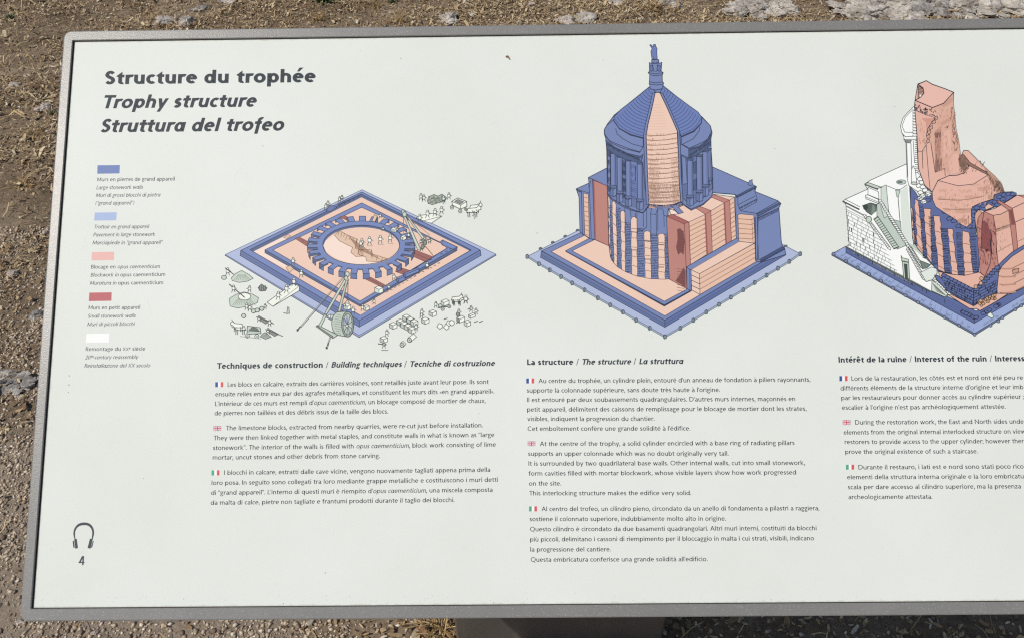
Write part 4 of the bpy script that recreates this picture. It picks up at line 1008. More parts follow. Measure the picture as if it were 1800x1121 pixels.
for q in ((1060, 780), (1140, 790), (1170, 745), (1205, 740)): A.fill([R4_(q[0] - 36, q[1] + 8), R4_(q[0] - 10, q[1] - 32), R4_(q[0] + 28, q[1] - 18), R4_(q[0] + 30, q[1] + 20), R4_(q[0], q[1] + 38)], WH, GL, .9)
block(*R4_(1300, 700), 9, 6.5, 5, 3, WH, GM); block(*R4_(1390, 745), 6.5, 6.5, 5, 3); block(*R4_(1430, 660), 9, 4.5, 3, 2); A.fill(ell(*R4_(1280, 640), 3.2, 4, n_=9), GM, GL, .9)
for q in ((1110, 700), (1400, 580), (1480, 735), (1540, 735), (1260, 745)): A.line([R4_(*q), R4_(q[0] + 40, q[1] - 14)], GL, 1.2)
# heap and ox cart at the top right
mound([R2_(905, 230), R2_(930, 180), R2_(990, 155), R2_(1040, 175), R2_(1085, 150), R2_(1140, 190), R2_(1130, 225), R2_(1060, 250), R2_(970, 280), R2_(920, 265)], 12, GL, ink(166, 176, 158))
for k in range(60):
    q = R2_(rn.uniform(920, 1130), rn.uniform(175, 262)); A.line([q, (q[0] + rn.uniform(-1.6, 1.6), q[1] + rn.uniform(-1.6, 1.6))], GL, .8)
for q in ((830, 225), (865, 240), (1170, 215), (1105, 250)): man(*R2_(*q), 12)
A.fill([R2_(1205, 240), R2_(1275, 198), R2_(1385, 240), R2_(1390, 300), R2_(1310, 335), R2_(1215, 285)], WH, GL, 1.0); A.line([R2_(1205, 240), R2_(1315, 285), R2_(1385, 240)], GL, .9); A.line([R2_(1315, 285), R2_(1310, 335)], GL, .9)
A.fill([R2_(1240, 240), R2_(1280, 215), R2_(1350, 245), R2_(1310, 272)], GM, GL, .8); wheel(*R2_(1208, 312), 3.0); wheel(*R2_(1308, 358), 3.0); wheel(*R2_(1375, 335), 2.2)
ox(*R2_(1420, 330), 22, 1); ox(*R2_(1385, 375), 25, 1)
for k in range(8): q = R2_(1480 + rn.uniform(-30, 40), 330 + rn.uniform(-20, 110)); A.line([q, (q[0] + rn.uniform(-2, 3), q[1] + 2)], GL, 1.0)
A.build('construction_site_drawing')['label'] = 'printed drawing of the square foundations under construction'

# ---- second drawing: the cut-away monument
A = Art(); A.k = 1.25
BL = ink(122, 137, 182); BS = ink(105, 120, 162); BD = ink(82, 97, 132)
def hatch(f, x0, y0, x1, y1, n_, dx, dy, col, w=.7, jit=.25):
    for k in range(n_):
        t_ = (k + rn.uniform(-jit, jit)) / n_; a_ = (x0 + (x1 - x0) * t_, y0 + (y1 - y0) * t_); m_ = rn.uniform(.6, 1.1)
        A.line([f(*a_), f(a_[0] + dx * m_, a_[1] + dy * m_)], col, w)
Q1, Q2, Q3, Q4, Q5 = zoom(1000, 70, 5.9), zoom(1000, 230, 5.9), zoom(1180, 230, 5.9), zoom(910, 390, 5.096), zoom(1150, 390, 5.096)
A.fill([Q4(85, 312), Q4(545, 78), Q5(1150, 205), Q5(1312, 290), Q5(97, 1030)], PB, ink(84, 98, 130), .9)
A.fill([Q4(212, 262), Q4(205, 320), Q5(95, 942), Q5(95, 880)], BS, DK, .9)
A.fill([Q5(95, 880), Q5(95, 942), Q5(1180, 297), Q5(1165, 250), Q5(965, 362)], ink(98, 114, 162), DK, .9)
A.line([Q4(208, 292), Q5(95, 912), Q5(1172, 275)], ink(74, 88, 130), .7); A.line([Q4(208, 306), Q5(95, 926), Q5(1176, 286)], ink(90, 106, 152), .7)
A.fill([Q4(214, 262), Q4(580, 92), Q5(700, 150), Q5(965, 362), Q5(95, 880)], BL, DK, .9)
A.fill([Q4(300, 268), Q4(602, 122), Q5(400, 400), Q5(412, 652), Q5(95, 842)], PK, DK, .8)
A.fill([Q4(425, 268), Q4(640, 150), Q5(332, 624), Q5(90, 760)], DK)
A.fill([Q4(428, 262), Q4(645, 148), Q5(330, 612), Q5(90, 744)], BL, DK, .8)
A.fill([Q4(487, 262), Q4(690, 162), Q4(815, 218), Q5(140, 517), Q5(297, 602), Q5(90, 712)], PK, DK, .8)
# left flank
A.fill([Q2(75, 605), Q2(208, 545), Q2(202, 488), Q2(240, 468), Q2(395, 388), Q2(430, 420), Q2(440, 1140), Q4(690, 162), Q4(640, 150), Q4(590, 118), Q4(558, 92), Q2(105, 690)], BL, DK, 1.0)
A.line([Q2(75, 605), Q2(130, 625), Q2(215, 650), Q2(205, 545)], DK, .8); A.line([Q2(85, 620), Q2(130, 640)], DK, 1.6); A.line([Q2(130, 630), Q2(140, 1080)], DK, .9); A.line([Q2(200, 490), Q2(245, 505), Q2(395, 575)], DK, 1.0); A.line([Q2(245, 505), Q2(268, 1125)], DK, .9); A.line([Q2(225, 520), Q2(210, 600), Q2(215, 660), Q2(232, 1110)], DK, .8)
A.fill([Q2(150, 648), Q2(202, 662), Q2(212, 1112), Q2(165, 1086)], PD, DK, .8)
for k in range(9): A.line([Q2(152, 690 + 48 * k), Q2(208, 702 + 48 * k)], BR, .8)
A.fill([Q2(250, 512), Q2(396, 575), Q2(402, 690), Q4(815, 218), Q4(692, 160)], RD, ink(110, 66, 68), .9)
for k in range(3): A.line([Q2(255 + 4 * k, 520), Q2(272 + 4 * k, 1125)], ink(176, 106, 102), .6)
# right building
A.fill([Q3(415, 372), Q3(795, 540), Q3(882, 580), Q3(868, 632), Q3(1105, 728), Q3(1137, 757), Q3(1116, 802), Q3(1140, 1140), Q5(1145, 212), Q5(1168, 240), Q5(1178, 295), Q5(965, 362), Q5(912, 358), Q5(765, 182), Q5(735, 165), Q3(665, 665), Q3(425, 645)], BL, DK, 1.0)
A.fill([Q3(668, 680), Q3(870, 575), Q3(884, 590), Q3(690, 692)], BD, DK, .8); A.fill([Q3(690, 692), Q3(865, 600), Q3(868, 640), Q3(890, 700), Q3(885, 740), Q3(720, 830), Q3(690, 772)], BL, DK, .8); A.line([Q3(690, 772), Q3(870, 680)], DK, .8); A.line([Q3(718, 800), Q3(890, 710)], DK, .8)
A.line([Q3(425, 645), Q3(660, 662), Q3(690, 690)], DK, 1.0); A.line([Q3(718, 832), Q3(885, 860), Q3(1105, 735)], DK, .9)
A.fill([Q3(885, 868), Q3(1125, 745), Q3(1137, 760), Q3(900, 892)], BD, DK, .8); A.line([Q3(892, 912), Q3(1116, 802)], DK, .8); A.line([Q3(892, 940), Q3(1116, 830)], ink(84, 98, 140), 1.4); A.line([Q3(890, 880), Q3(897, 1140), Q5(935, 335)], DK, .8)
A.fill([Q5(945, 338), Q5(1145, 225), Q5(1168, 246), Q5(965, 362)], ink(74, 88, 130), DK, .8); A.line([Q3(900, 900), Q5(925, 340), Q5(945, 338)], DK, .8)
A.fill([Q3(795, 560), Q3(810, 520), Q3(840, 508), Q3(838, 530), Q3(848, 562), Q3(820, 572)], BL, DK, .8)
# cut rubble core in layers, between red walls
A.fill([Q3(-10, 800), Q3(120, 770), Q3(205, 828), Q3(425, 660), Q3(655, 690), Q3(672, 1140), Q5(740, 165), Q5(300, 410), Q5(130, 515), Q5(108, 0)], PK, DK, .8)
def layers(tl, tr, bl, br, n_, col, w=.8):
    for k in range(1, n_):
        t_ = k / n_; a_, b_3 = lerp(tl, bl, t_), lerp(tr, br, t_); A.line([a_, lerp(a_, b_3, .5), b_3], col, w)
        A.line([(b_3[0] - 4, b_3[1] + 2.4), (b_3[0], b_3[1] + 1.2)], ink(170, 138, 116), 1.2)
A.fill([Q3(185, 948), Q3(352, 870), Q5(470, 295), Q5(325, 385)], PD, DK, .7); layers(Q3(185, 948), Q3(352, 870), Q5(325, 385), Q5(470, 295), 9, BR)
A.fill([Q3(408, 835), Q3(547, 752), Q5(640, 200), Q5(520, 272)], PD, DK, .7); layers(Q3(408, 835), Q3(547, 752), Q5(520, 272), Q5(640, 200), 8, BR)
A.fill([Q3(602, 725), Q3(652, 690), Q5(735, 160), Q5(690, 188)], PD, DK, .7); layers(Q3(602, 725), Q3(652, 690), Q5(690, 188), Q5(735, 160), 9, BR)
RE = ink(112, 68, 70)
A.fill([Q3(238, 795), Q3(285, 782), Q3(410, 830), Q5(520, 270), Q5(474, 298), Q3(350, 868)], RD, RE, .8); A.line([Q3(352, 868), Q3(410, 830)], RE, .7); A.line([Q3(352, 870), Q5(474, 298)], ink(150, 88, 86), 2.0)
A.fill([Q3(412, 690), Q3(440, 665), Q3(605, 722), Q5(692, 172), Q5(642, 202), Q3(547, 748)], RD, RE, .8); A.line([Q3(547, 750), Q3(605, 722)], RE, .7); A.line([Q3(549, 752), Q5(644, 202)], ink(150, 88, 86), 2.0)
A.fill([Q2(1015, 890), Q2(1072, 866), Q3(182, 948), Q5(325, 388), Q5(292, 602), Q5(135, 515), Q5(110, 0)], RD, RE, .9)
A.fill([Q2(1015, 890), Q2(1072, 866), Q3(182, 948), Q3(130, 968)], ink(170, 104, 100), RE, .8); A.line([Q3(130, 968), Q5(272, 30), Q5(292, 602)], RE, .9)
for pts in ([(205, 70), (230, 58), (262, 90), (275, 180), (262, 300), (240, 270), (215, 300), (195, 230), (210, 160)], [(262, 410), (280, 440), (282, 590), (190, 530), (220, 490)]):
    A.fill([Q5(*q) for q in pts], ink(128, 80, 78))
    for k in range(9): y_ = pts[0][1] + 12 + k * 24; A.line([Q5(205, y_), Q5(270, y_ + 10)], RE, .6)
# blue inner wall and stepped block at the lower right
A.fill([Q5(290, 405), Q5(738, 148), Q5(766, 158), Q5(766, 182), Q5(330, 432), Q5(332, 622), Q5(293, 600)], BL, DK, .9); A.line([Q5(290, 405), Q5(318, 430), Q5(330, 432)], DK, .8); A.line([Q5(318, 430), Q5(320, 612)], DK, .7)
A.fill([Q5(330, 432), Q5(766, 176), Q5(898, 192), Q5(405, 467)], PK, BR, .7)
A.fill([Q5(405, 467), Q5(900, 194), Q5(915, 358), Q5(410, 652)], PD, DK, .8); layers(Q5(405, 467), Q5(900, 194), Q5(410, 652), Q5(915, 358), 4, BR)
A.fill([Q5(330, 432), Q5(405, 467), Q5(410, 652), Q5(335, 612)], PK, DK, .8)
for k in range(1, 4): A.line([Q5(332, 432 + 46 * k), Q5(407, 467 + 46 * k)], DK, .9)
A.fill([Q3(690, 872), Q3(720, 865), Q3(855, 878), Q3(868, 1140), Q5(900, 194), Q5(766, 178), Q3(700, 1140)], PD, DK, .8)
for k in range(5): A.line([Q3(694, 915 + 50 * k), Q3(835, 925 + 50 * k), Q3(862, 905 + 50 * k)], BR, .9)
A.line([Q3(835, 920), Q5(885, 190)], BR, .7); A.line([Q3(868, 900), Q5(908, 350)], DK, 1.4)
# the round tower: lower drum of radiating pillars
drum = [Q2(398, 640), Q2(402, 690), Q4(812, 60), Q4(820, 250), Q4(832, 322), Q4(862, 372), Q4(905, 412), Q4(970, 450), Q4(1070, 488), Q4(1195, 511), Q5(100, 515), Q5(135, 512), Q5(112, 0), Q2(1015, 890), Q2(1040, 800), Q2(1180, 745), Q2(830, 740)]
A.fill(drum, BL, DK, .9)
def strip(top, bot, cap=True):
    """a pink rubble strip between two pillars, ragged along its sides"""
    (tl, tr), (b_l, b_r) = top, bot; n_ = 12; Ls = []; Rs = []
    for k in range(n_ + 1):
        t_ = k / n_; j = .9 if 0 < k < n_ else 0
        a_ = lerp(tl, b_l, t_); c_ = lerp(tr, b_r, t_); Ls.append((a_[0] + rn.uniform(-j, j), a_[1])); Rs.append((c_[0] + rn.uniform(-j, j), c_[1]))
    capp = [(tl[0] + (tr[0] - tl[0]) * .3, min(tl[1], tr[1]) - 3), (tl[0] + (tr[0] - tl[0]) * .7, min(tl[1], tr[1]) - 3)] if cap else []
    A.fill(Ls[::-1] + capp + Rs, PK, DK, .7)
    for k in range(2, n_, 2): A.line([Ls[k], lerp(Ls[k], Rs[k], .5), (Rs[k][0], Rs[k][1] + 1.0)], BR, .8)
S = [((Q2(405, 700), Q2(424, 712)), (Q4(822, 260), Q4(832, 318))), ((Q2(448, 748), Q2(490, 775)), (Q4(862, 372), Q4(891, 402))), ((Q2(535, 848), Q2(580, 850)), (Q4(932, 430), Q4(966, 448))),
     ((Q2(642, 925), Q2(705, 912)), (Q4(1022, 472), Q4(1072, 488))), ((Q4(1130, 100), Q4(1190, 100)), (Q4(1142, 504), Q4(1198, 511))), ((Q4(1256, 122), Q4(1318, 122)), (Q4(1262, 515), Q4(1322, 516)))]
for tp, bt in S: strip(tp, bt)
def courses(x0, x1, ya, yb, tilt):
    y_ = ya
    while y_ < yb:
        t_ = (y_ - ya) / (yb - ya); xl, xr = x0[0] + (x0[1] - x0[0]) * t_, x1[0] + (x1[1] - x1[0]) * t_
        A.line([(xl, y_), (xr, y_ + tilt)], DK, .8)
        if rn.random() < .5: xm = rn.uniform(xl + 1, xr - 1); A.line([(xm, y_), (xm, y_ + 2.6)], DK, .7)
        y_ += rn.uniform(2.3, 3.4)
courses((1071, 1074), (1075.5, 1079), 362, 460, 1.0); courses((1083, 1085), (1090.5, 1091.5), 366, 470, 1.0); courses((1099, 1099), (1108, 1109), 392, 478, .8)
courses((1120, 1121), (1130.5, 1132.5), 402, 486, .6); courses((1143.6, 1144.5), (1155.5, 1157), 412, 489, .3); courses((1168, 1170), (1173, 1175.5), 412, 489, 0)
for q in ((1115, 408, 440), (1137, 424, 456), (1161, 430, 470)): A.line([(q[0] - 5, q[1]), (q[0] + 6, q[1] + 1)], DK, 1.1); A.line([(q[0] - 5, q[2]), (q[0] + 6, q[2])], DK, 1.1)
for x_, ya, yb in ((705, 830, 1090), (770, 850, 1000), (805, 810, 1000), (848, 865, 1090), (905, 870, 1090), (920, 810, 1040), (985, 880, 1000), (580, 800, 1100), (640, 820, 900), (690, 860, 910)): A.line([Q2(x_, ya), Q2(x_ + 3, yb)], DK, .8)
A.line([Q2(710, 1030), Q2(765, 1040), Q2(805, 1000)], DK, 1.0)
# ring of pillars seen at the foot of the core
A.fill([Q2(830, 770), Q2(900, 785), Q2(1000, 782), Q2(1168, 748), Q2(1180, 765), Q2(1100, 800), Q2(1030, 812), Q2(1020, 890), Q2(985, 880), Q2(975, 815), Q2(920, 812), Q2(900, 870), Q2(845, 866), Q2(860, 808), Q2(815, 800)], BL, DK, .8)
for q in ([Q2(1040, 822), Q2(1085, 818), Q2(1135, 865), Q2(1060, 872)], [Q2(1150, 792), Q2(1185, 775), Q3(60, 800), Q3(20, 830)]): A.fill(q, CR, DK, .8)
A.fill([Q3(-5, 775), Q3(40, 760), Q3(125, 850), Q3(75, 865)], BL, DK, .8)
# upper tower shell: colonnade, cornice and stepped cone
shell = [Q1(838, 488), Q1(470, 785), Q1(398, 880), Q1(366, 935), Q1(368, 985), Q1(380, 1020), Q2(385, 120), Q2(392, 200), Q2(400, 650), Q2(440, 700), Q2(560, 775), Q2(660, 820), Q2(768, 852), Q2(828, 772), Q2(1165, 745), Q3(105, 745), Q3(205, 828), Q3(330, 770), Q3(415, 692), Q3(430, 640), Q3(428, 430), Q3(412, 200), Q1(1472, 1030), Q1(1484, 965), Q1(1466, 895), Q1(1382, 805), Q1(978, 480)]
A.fill(shell, BL, DK, 1.1)
def column(f, x0, x1, yt, yb, yp, w_=8):
    A.fill([f(x0 - 8, yt - 8), f(x1 + 8, yt - 2), f(x1, yt + 24), f(x0, yt + 20)], BD, DK, .7)
    A.fill([f(x0, yt + 16), f(x1, yt + 20), f(x1 + 3, yb), f(x0 + 3, yb)], BL, DK, .9)
    A.line([f(x1 - 12, yt + 30), f(x1 - 9, yb - 8)], BS, 1.6)
    A.fill([f(x0 - 8, yb - 4), f(x1 + 12, yb + 2), f(x1 + 8, yb + 26), f(x0 - 4, yb + 22)], BS, DK, .8)
    A.fill([f(x0 - 6, yb + 26), f((x0 + x1) / 2, yb + 40), f((x0 + x1) / 2, yp + 8), f(x0 - 6, yp - 12)], BS, DK, .8); A.fill([f((x0 + x1) / 2, yb + 40), f(x1 + 8, yb + 22), f(x1 + 8, yp - 10), f((x0 + x1) / 2, yp + 8)], BL, DK, .8)
A.fill([Q2(398, 200), Q2(520, 260), Q2(760, 330), Q2(800, 260), Q2(815, 760), Q2(770, 830), Q2(600, 780), Q2(410, 660)], BS)
A.fill([Q2(640, 300), Q2(705, 330), Q2(705, 700), Q2(650, 690)], ink(114, 130, 182)); A.fill([Q2(550, 310), Q2(585, 320), Q2(590, 460), Q2(560, 440)], BD, DK, .7); A.fill([Q2(560, 500), Q2(590, 510), Q2(590, 640), Q2(560, 620)], BD, DK, .6); A.line([Q2(690, 370), Q2(690, 520)], DK, 1.2)
for k in range(7): A.line([Q2(560, 520 + k * 22), Q2(705, 560 + k * 22)], ink(84, 98, 136), .7)
A.line([Q2(765, 330), Q2(790, 600), Q2(820, 770)], DK, .8); A.fill([Q2(398, 200), Q2(425, 215), Q2(430, 560), Q2(405, 540)], BL, DK, .8)
for x0_, x1_, yt_, yb_, yp_ in ((432, 484, 222, 572, 680), (500, 552, 262, 630, 745), (590, 642, 300, 680, 788), (708, 762, 332, 712, 822)): column(Q2, x0_, x1_, yt_, yb_, yp_)
A.fill([Q3(105, 250), Q3(180, 285), Q3(300, 260), Q3(410, 190), Q3(428, 430), Q3(425, 600), Q3(330, 700), Q3(205, 780), Q3(110, 690)], BS, DK, .8)
A.fill([Q3(108, 260), Q3(150, 290), Q3(165, 550), Q3(120, 560)], BL, DK, .8); A.fill([Q3(228, 330), Q3(255, 320), Q3(255, 440), Q3(235, 450)], BD, DK, .7); A.fill([Q3(225, 520), Q3(260, 500), Q3(262, 600), Q3(230, 620)], BD, DK, .7); A.fill([Q3(303, 262), Q3(315, 258), Q3(318, 330), Q3(308, 330)], WH, DK, .6)
for k in range(5): A.line([Q3(120, 580 + 24 * k), Q3(165, 570 + 24 * k)], ink(84, 98, 136), .7)
for x0_, x1_, yt_, yb_, yp_ in ((380, 410, 190, 495, 560), (326, 380, 205, 560, 680), (262, 318, 255, 620, 735), (165, 222, 292, 672, 780)): column(Q3, x0_, x1_, yt_, yb_, yp_)
A.line([Q2(400, 655), Q2(440, 715), Q2(560, 790), Q2(660, 832), Q2(768, 856), Q2(826, 790)], DK, 1.0); A.line([Q3(110, 755), Q3(205, 815), Q3(330, 760), Q3(415, 690)], DK, .9)
# entablature
A.fill([Q2(380, 100), Q2(400, 110), Q2(480, 180), Q2(600, 235), Q2(742, 268), Q2(770, 245), Q2(750, 330), Q2(690, 325), Q2(580, 300), Q2(470, 245), Q2(395, 190)], BD, DK, .8)
for k in range(14): t_ = k / 13; x_ = 405 + 330 * t_; y_ = 150 + 148 * t_ ** .72; A.fill([Q2(x_, y_ - 14), Q2(x_ + 12, y_ - 9), Q2(x_ + 12, y_ + 10), Q2(x_, y_ + 5)], ink(112, 128, 172) if k % 2 else ink(74, 90, 116))
A.line([Q2(395, 130), Q2(470, 195), Q2(600, 255), Q2(740, 285)], DK, .8)
A.fill([Q3(180, 190), Q3(290, 160), Q3(360, 110), Q3(412, 40), Q3(408, 150), Q3(330, 215), Q3(260, 255), Q3(180, 285)], BD, DK, .8)
for k in range(9): t_ = k / 8; x_ = 200 + 195 * t_; y_ = 245 - 118 * t_ ** 1.3; A.fill([Q3(x_, y_ - 12), Q3(x_ + 11, y_ - 17), Q3(x_ + 11, y_ + 3), Q3(x_, y_ + 8)], ink(112, 128, 172) if k % 2 else ink(74, 90, 116))
A.line([Q3(182, 205), Q3(290, 176), Q3(370, 120), Q3(414, 60)], DK, 1.0)
# roof terrace and cone
A.line([Q1(370, 985), Q1(400, 1030), Q2(440, 130), Q2(560, 185), Q2(735, 228)], DK, 1.0)
A.fill([Q1(395, 890), Q1(366, 935), Q1(372, 985), Q1(420, 1050), Q2(520, 150), Q2(640, 195), Q2(740, 222), Q2(770, 165), Q2(770, 90), Q1(770, 1020), Q1(640, 990), Q1(520, 920), Q1(465, 830)], BL, DK, .9)
A.line([Q1(485, 925), Q1(500, 980), Q1(560, 1030), Q1(660, 1085), Q1(770, 1115)], DK, .9)
A.fill([Q1(1380, 810), Q1(1466, 895), Q1(1476, 960), Q1(1440, 1030), Q3(340, 115), Q3(180, 188), Q3(105, 145), Q3(105, 70), Q1(1165, 1010), Q1(1300, 950), Q1(1375, 860)], BL, DK, .9)
A.line([Q1(1358, 905), Q1(1350, 950), Q1(1290, 1030), Q1(1175, 1090), Q1(1240, 1121)], DK, .9)
CL = [Q1(838, 490), Q1(800, 520), Q1(640, 650), Q1(540, 725), Q1(470, 800), Q1(465, 840), Q1(520, 920), Q1(640, 985), Q1(768, 1020), Q1(800, 960), Q1(880, 600), Q1(900, 550), Q1(880, 520)]
CRT = [Q1(980, 482), Q1(1060, 550), Q1(1250, 690), Q1(1340, 755), Q1(1378, 810), Q1(1370, 870), Q1(1290, 950), Q1(1165, 1005), Q1(1120, 940), Q1(970, 620), Q1(945, 550), Q1(960, 520)]
A.fill(CL, ink(112, 130, 184), DK, 1.0); A.fill(CRT, ink(112, 130, 184), DK, 1.0)
for k in range(15):
    t_ = (k + .6) / 15
    e0, e1 = lerp(Q1(838, 490), Q1(466, 835), t_ ** .95), lerp(Q1(880, 560), Q1(770, 1015), t_ ** 1.05)
    c_ = (e0[0] + (e1[0] - e0[0]) * .25, e1[1] - (e1[1] - e0[1]) * .28)
    A.line([lerp(lerp(e0, c_, j / 6), lerp(c_, e1, j / 6), j / 6) for j in range(7)], ink(80, 96, 140), 1.0)
    e0, e1 = lerp(Q1(980, 482), Q1(1376, 830), t_ ** .95), lerp(Q1(965, 560), Q1(1160, 1000), t_ ** 1.05)
    c_ = (e0[0] + (e1[0] - e0[0]) * .22, e1[1] - (e1[1] - e0[1]) * .28)
    A.line([lerp(lerp(e0, c_, j / 6), lerp(c_, e1, j / 6), j / 6) for j in range(7)], ink(80, 96, 140), 1.0)
A.line([Q1(466, 845), Q1(522, 925), Q1(640, 992), Q1(768, 1026)], DK, 1.4); A.line([Q1(1374, 870), Q1(1295, 956), Q1(1168, 1012)], DK, 1.4)
# pink core
core = [Q1(893, 556), Q1(920, 548), Q1(946, 556), Q1(1020, 710), Q1(1124, 950), Q1(1130, 1100), Q2(1128, 20), Q2(1140, 480), Q2(1160, 738), Q2(1080, 768), Q2(980, 778), Q2(830, 768), Q2(815, 450), Q2(800, 40), Q1(803, 985), Q1(820, 880), Q1(868, 680)]
A.fill([(x + (-4.5 if i > 9 or i == 0 else 4.0 if 1 < i < 10 else 0), y) for i, (x, y) in enumerate(core)], BL, DK, .9)
A.fill(core, PK, DK, 1.3)
for k in range(16):
    y_ = 985 + k * 49.5; t_ = k / 16; xl = 803 + 28 * t_; xr = 1126 + 34 * t_
    pts = [Q1(xl, y_ + 5), Q1(xl + 80, y_ + 14), Q1((xl + xr) / 2 + 40, y_ + 8), Q1(xr, y_ - 14)]
    A.line(pts, ink(120, 92, 80), .9)
    for j in range(10): x_ = rn.uniform(xl + 10, xr - 10); A.line([Q1(x_, y_ - 8), Q1(x_ + 1, y_ + 6)], ink(206, 164, 142), .8)
    A.line([Q1(xl + 4, y_ + 12), Q1(xl + 60, y_ + 20)], ink(206, 164, 142), 1.8)
HP = ink(176, 138, 118)
for k in range(12): hatch(Q2, 830 + k * 1.5, 300 + k * 38, 930 + k * 2, 304 + k * 38, 12, 1, 26, HP, .6); hatch(Q2, 1060 + k * 2, 300 + k * 38, 1140 + k * 1.5, 292 + k * 38, 9, 1, 26, HP, .6)
for k in range(6): hatch(Q2, 835, 560 + k * 34, 1150, 555 + k * 34, 34, 1, 24, ink(150, 116, 98), .6)
for k in range(10): A.line([Q1(872 - k * 6, 680 + k * 28), Q1(950 + k * 8, 676 + k * 28)], ink(232, 190, 172), .7)
# pen hatching in the shaded colonnade and along the flanks
for k in range(5): hatch(Q2, 400, 210 + k * 90, 440, 225 + k * 90, 6, 0, 60, DK, .6); hatch(Q2, 555, 330 + k * 80, 590, 345 + k * 80, 6, 0, 50, DK, .6); hatch(Q2, 650, 350 + k * 80, 705, 365 + k * 80, 6, 0, 50, ink(84, 98, 140), .6)
hatch(Q2, 395, 130, 740, 300, 46, 2, 26, DK, .7); hatch(Q3, 190, 250, 405, 110, 30, 2, 24, DK, .7)
hatch(Q5, 950, 350, 1170, 235, 26, 2, 16, DK, .7); hatch(Q3, 898, 900, 1118, 800, 30, 1, 30, DK, .6); hatch(Q3, 700, 800, 890, 705, 22, 1, 22, DK, .6); hatch(Q3, 672, 690, 880, 586, 24, 2, 14, DK, .7)
# finial: drum, trophies and statue
A.fill([Q1(835, 440), Q1(833, 465), Q1(840, 475), Q1(842, 512), Q1(900, 526), Q1(972, 510), Q1(975, 475), Q1(981, 450), Q1(968, 436), Q1(966, 370), Q1(977, 345), Q1(955, 328), Q1(962, 238), Q1(932, 250), Q1(930, 210), Q1(858, 210), Q1(858, 250), Q1(834, 240), Q1(836, 328), Q1(822, 345), Q1(838, 366)], BL, DK, 1.0)
for a_, b_3, y_ in ((838, 970, 366), (825, 977, 345), (836, 968, 440), (836, 978, 462), (858, 930, 235)): A.line([Q1(a_, y_), Q1((a_ + b_3) / 2, y_ + 12), Q1(b_3, y_)], DK, 1.0)
A.fill(ell(*Q1(855, 300), 3.0, 5.5, n_=12), BS, DK, .8); A.fill(ell(*Q1(935, 300), 3.6, 5.5, n_=12), BS, DK, .8); A.fill([Q1(866, 250), Q1(918, 250), Q1(912, 330), Q1(880, 330)], BL, DK, .8)
A.fill([Q1(862, 205), Q1(850, 128), Q1(862, 92), Q1(838, 58), Q1(846, 52), Q1(874, 74), Q1(878, 52), Q1(896, 50), Q1(903, 74), Q1(914, 92), Q1(912, 130), Q1(917, 205)], ink(112, 128, 180), DK, .9); A.fill(ell(*Q1(870, 192), 1.3, 1.8, n_=8), ink(200, 205, 214), DK, .8)
# bollards along the pavement edge
def bollards(f, pts, s_=1.0):
    A.line([f(*p) for p in pts], ink(96, 108, 124), 3.0); A.line([f(*p) for p in pts], ink(162, 178, 196), 1.4)
    for p in pts: c_ = f(*p); A.fill([(c_[0] - 2.4 * s_, c_[1] - 2.6 * s_), (c_[0] + .4 * s_, c_[1] - 4 * s_), (c_[0] + 2.6 * s_, c_[1] - 2.2 * s_), (c_[0] + 2.4 * s_, c_[1] + 2.6 * s_), (c_[0] - 1 * s_, c_[1] + 3.8 * s_), (c_[0] - 2.4 * s_, c_[1] + 2 * s_)], ink(140, 156, 168), ink(62, 72, 82), .9); A.line([(c_[0] - .2, c_[1] - 3), (c_[0] - .2, c_[1] + 3)], ink(62, 72, 82), .7)
bollards(Q4, [(85, 312), (190, 378), (287, 433), (388, 492), (487, 549), (598, 611), (717, 682), (828, 745), (942, 808), (1060, 880), (1182, 950), (1318, 1027)])
bollards(Q5, [(97, 1027), (233, 950), (350, 880), (466, 808), (580, 740), (686, 676), (797, 610), (900, 545), (1006, 480), (1108, 418), (1210, 357), (1308, 288)])
for q in ((205, 243), (315, 188), (427, 133), (537, 80)): c_ = Q4(*q); A.fill(ell(c_[0], c_[1], 3, 2.4, 150, 350, 8), ink(120, 134, 146), ink(62, 72, 82), .8)
c_ = Q5(1178, 222); A.fill(ell(c_[0], c_[1], 3, 2.6, 150, 350, 8), ink(120, 134, 146), ink(62, 72, 82), .8)
A.build('monument_drawing')['label'] = 'printed cut-away drawing of the complete round tower'

# ---- third drawing: the ruin
A = Art(); A.k = 1.2; WH = ink(254, 255, 250)
S1, S2, S3, S4, S5 = zoom(1450, 130, 5.094), zoom(1450, 280, 7.005), zoom(1600, 290, 7.005), zoom(1450, 420, 6.226), zoom(1600, 420, 6.23)
BL3 = ink(98, 111, 160); BD3 = ink(78, 90, 132); PB3 = ink(158, 174, 214); PK3 = ink(232, 184, 166); PS3 = ink(214, 166, 144); BK = ink(44, 48, 62)
A.fill([S4(75, 165), S4(228, 82), S5(700, 900), S5(1500, 440), S5(1500, 560), S5(705, 1052), S4(75, 180)], PB3, BK, .9)
A.fill([S4(75, 165), S5(705, 1032), S5(1500, 545), S5(1500, 562), S5(705, 1055), S4(75, 182)], ink(104, 116, 140), BK, .8)
for k in range(26):
    t_ = k / 25; a_, b_3 = lerp(S4(110, 160), S5(690, 1000), t_), lerp(S4(228, 100), S5(690, 925), t_); A.line([a_, lerp(a_, b_3, .55 + rn.uniform(-.2, .3))], ink(112, 128, 172), .7)
for k in range(24): q = lerp(S4(150, 160), S5(650, 960), rn.random()); A.fill([(q[0] - 3, q[1] + 1), (q[0], q[1] - 2), (q[0] + 4, q[1] + .5), (q[0] + 1, q[1] + 2.5)], ink(134, 150, 178))
for k in range(12): q = lerp(S5(740, 980), S5(1300, 630), rn.random()); A.fill([(q[0] - 3, q[1] + 1), (q[0], q[1] - 3), (q[0] + 4, q[1] - 1.5), (q[0] + 1, q[1] + 2)], ink(134, 150, 178))
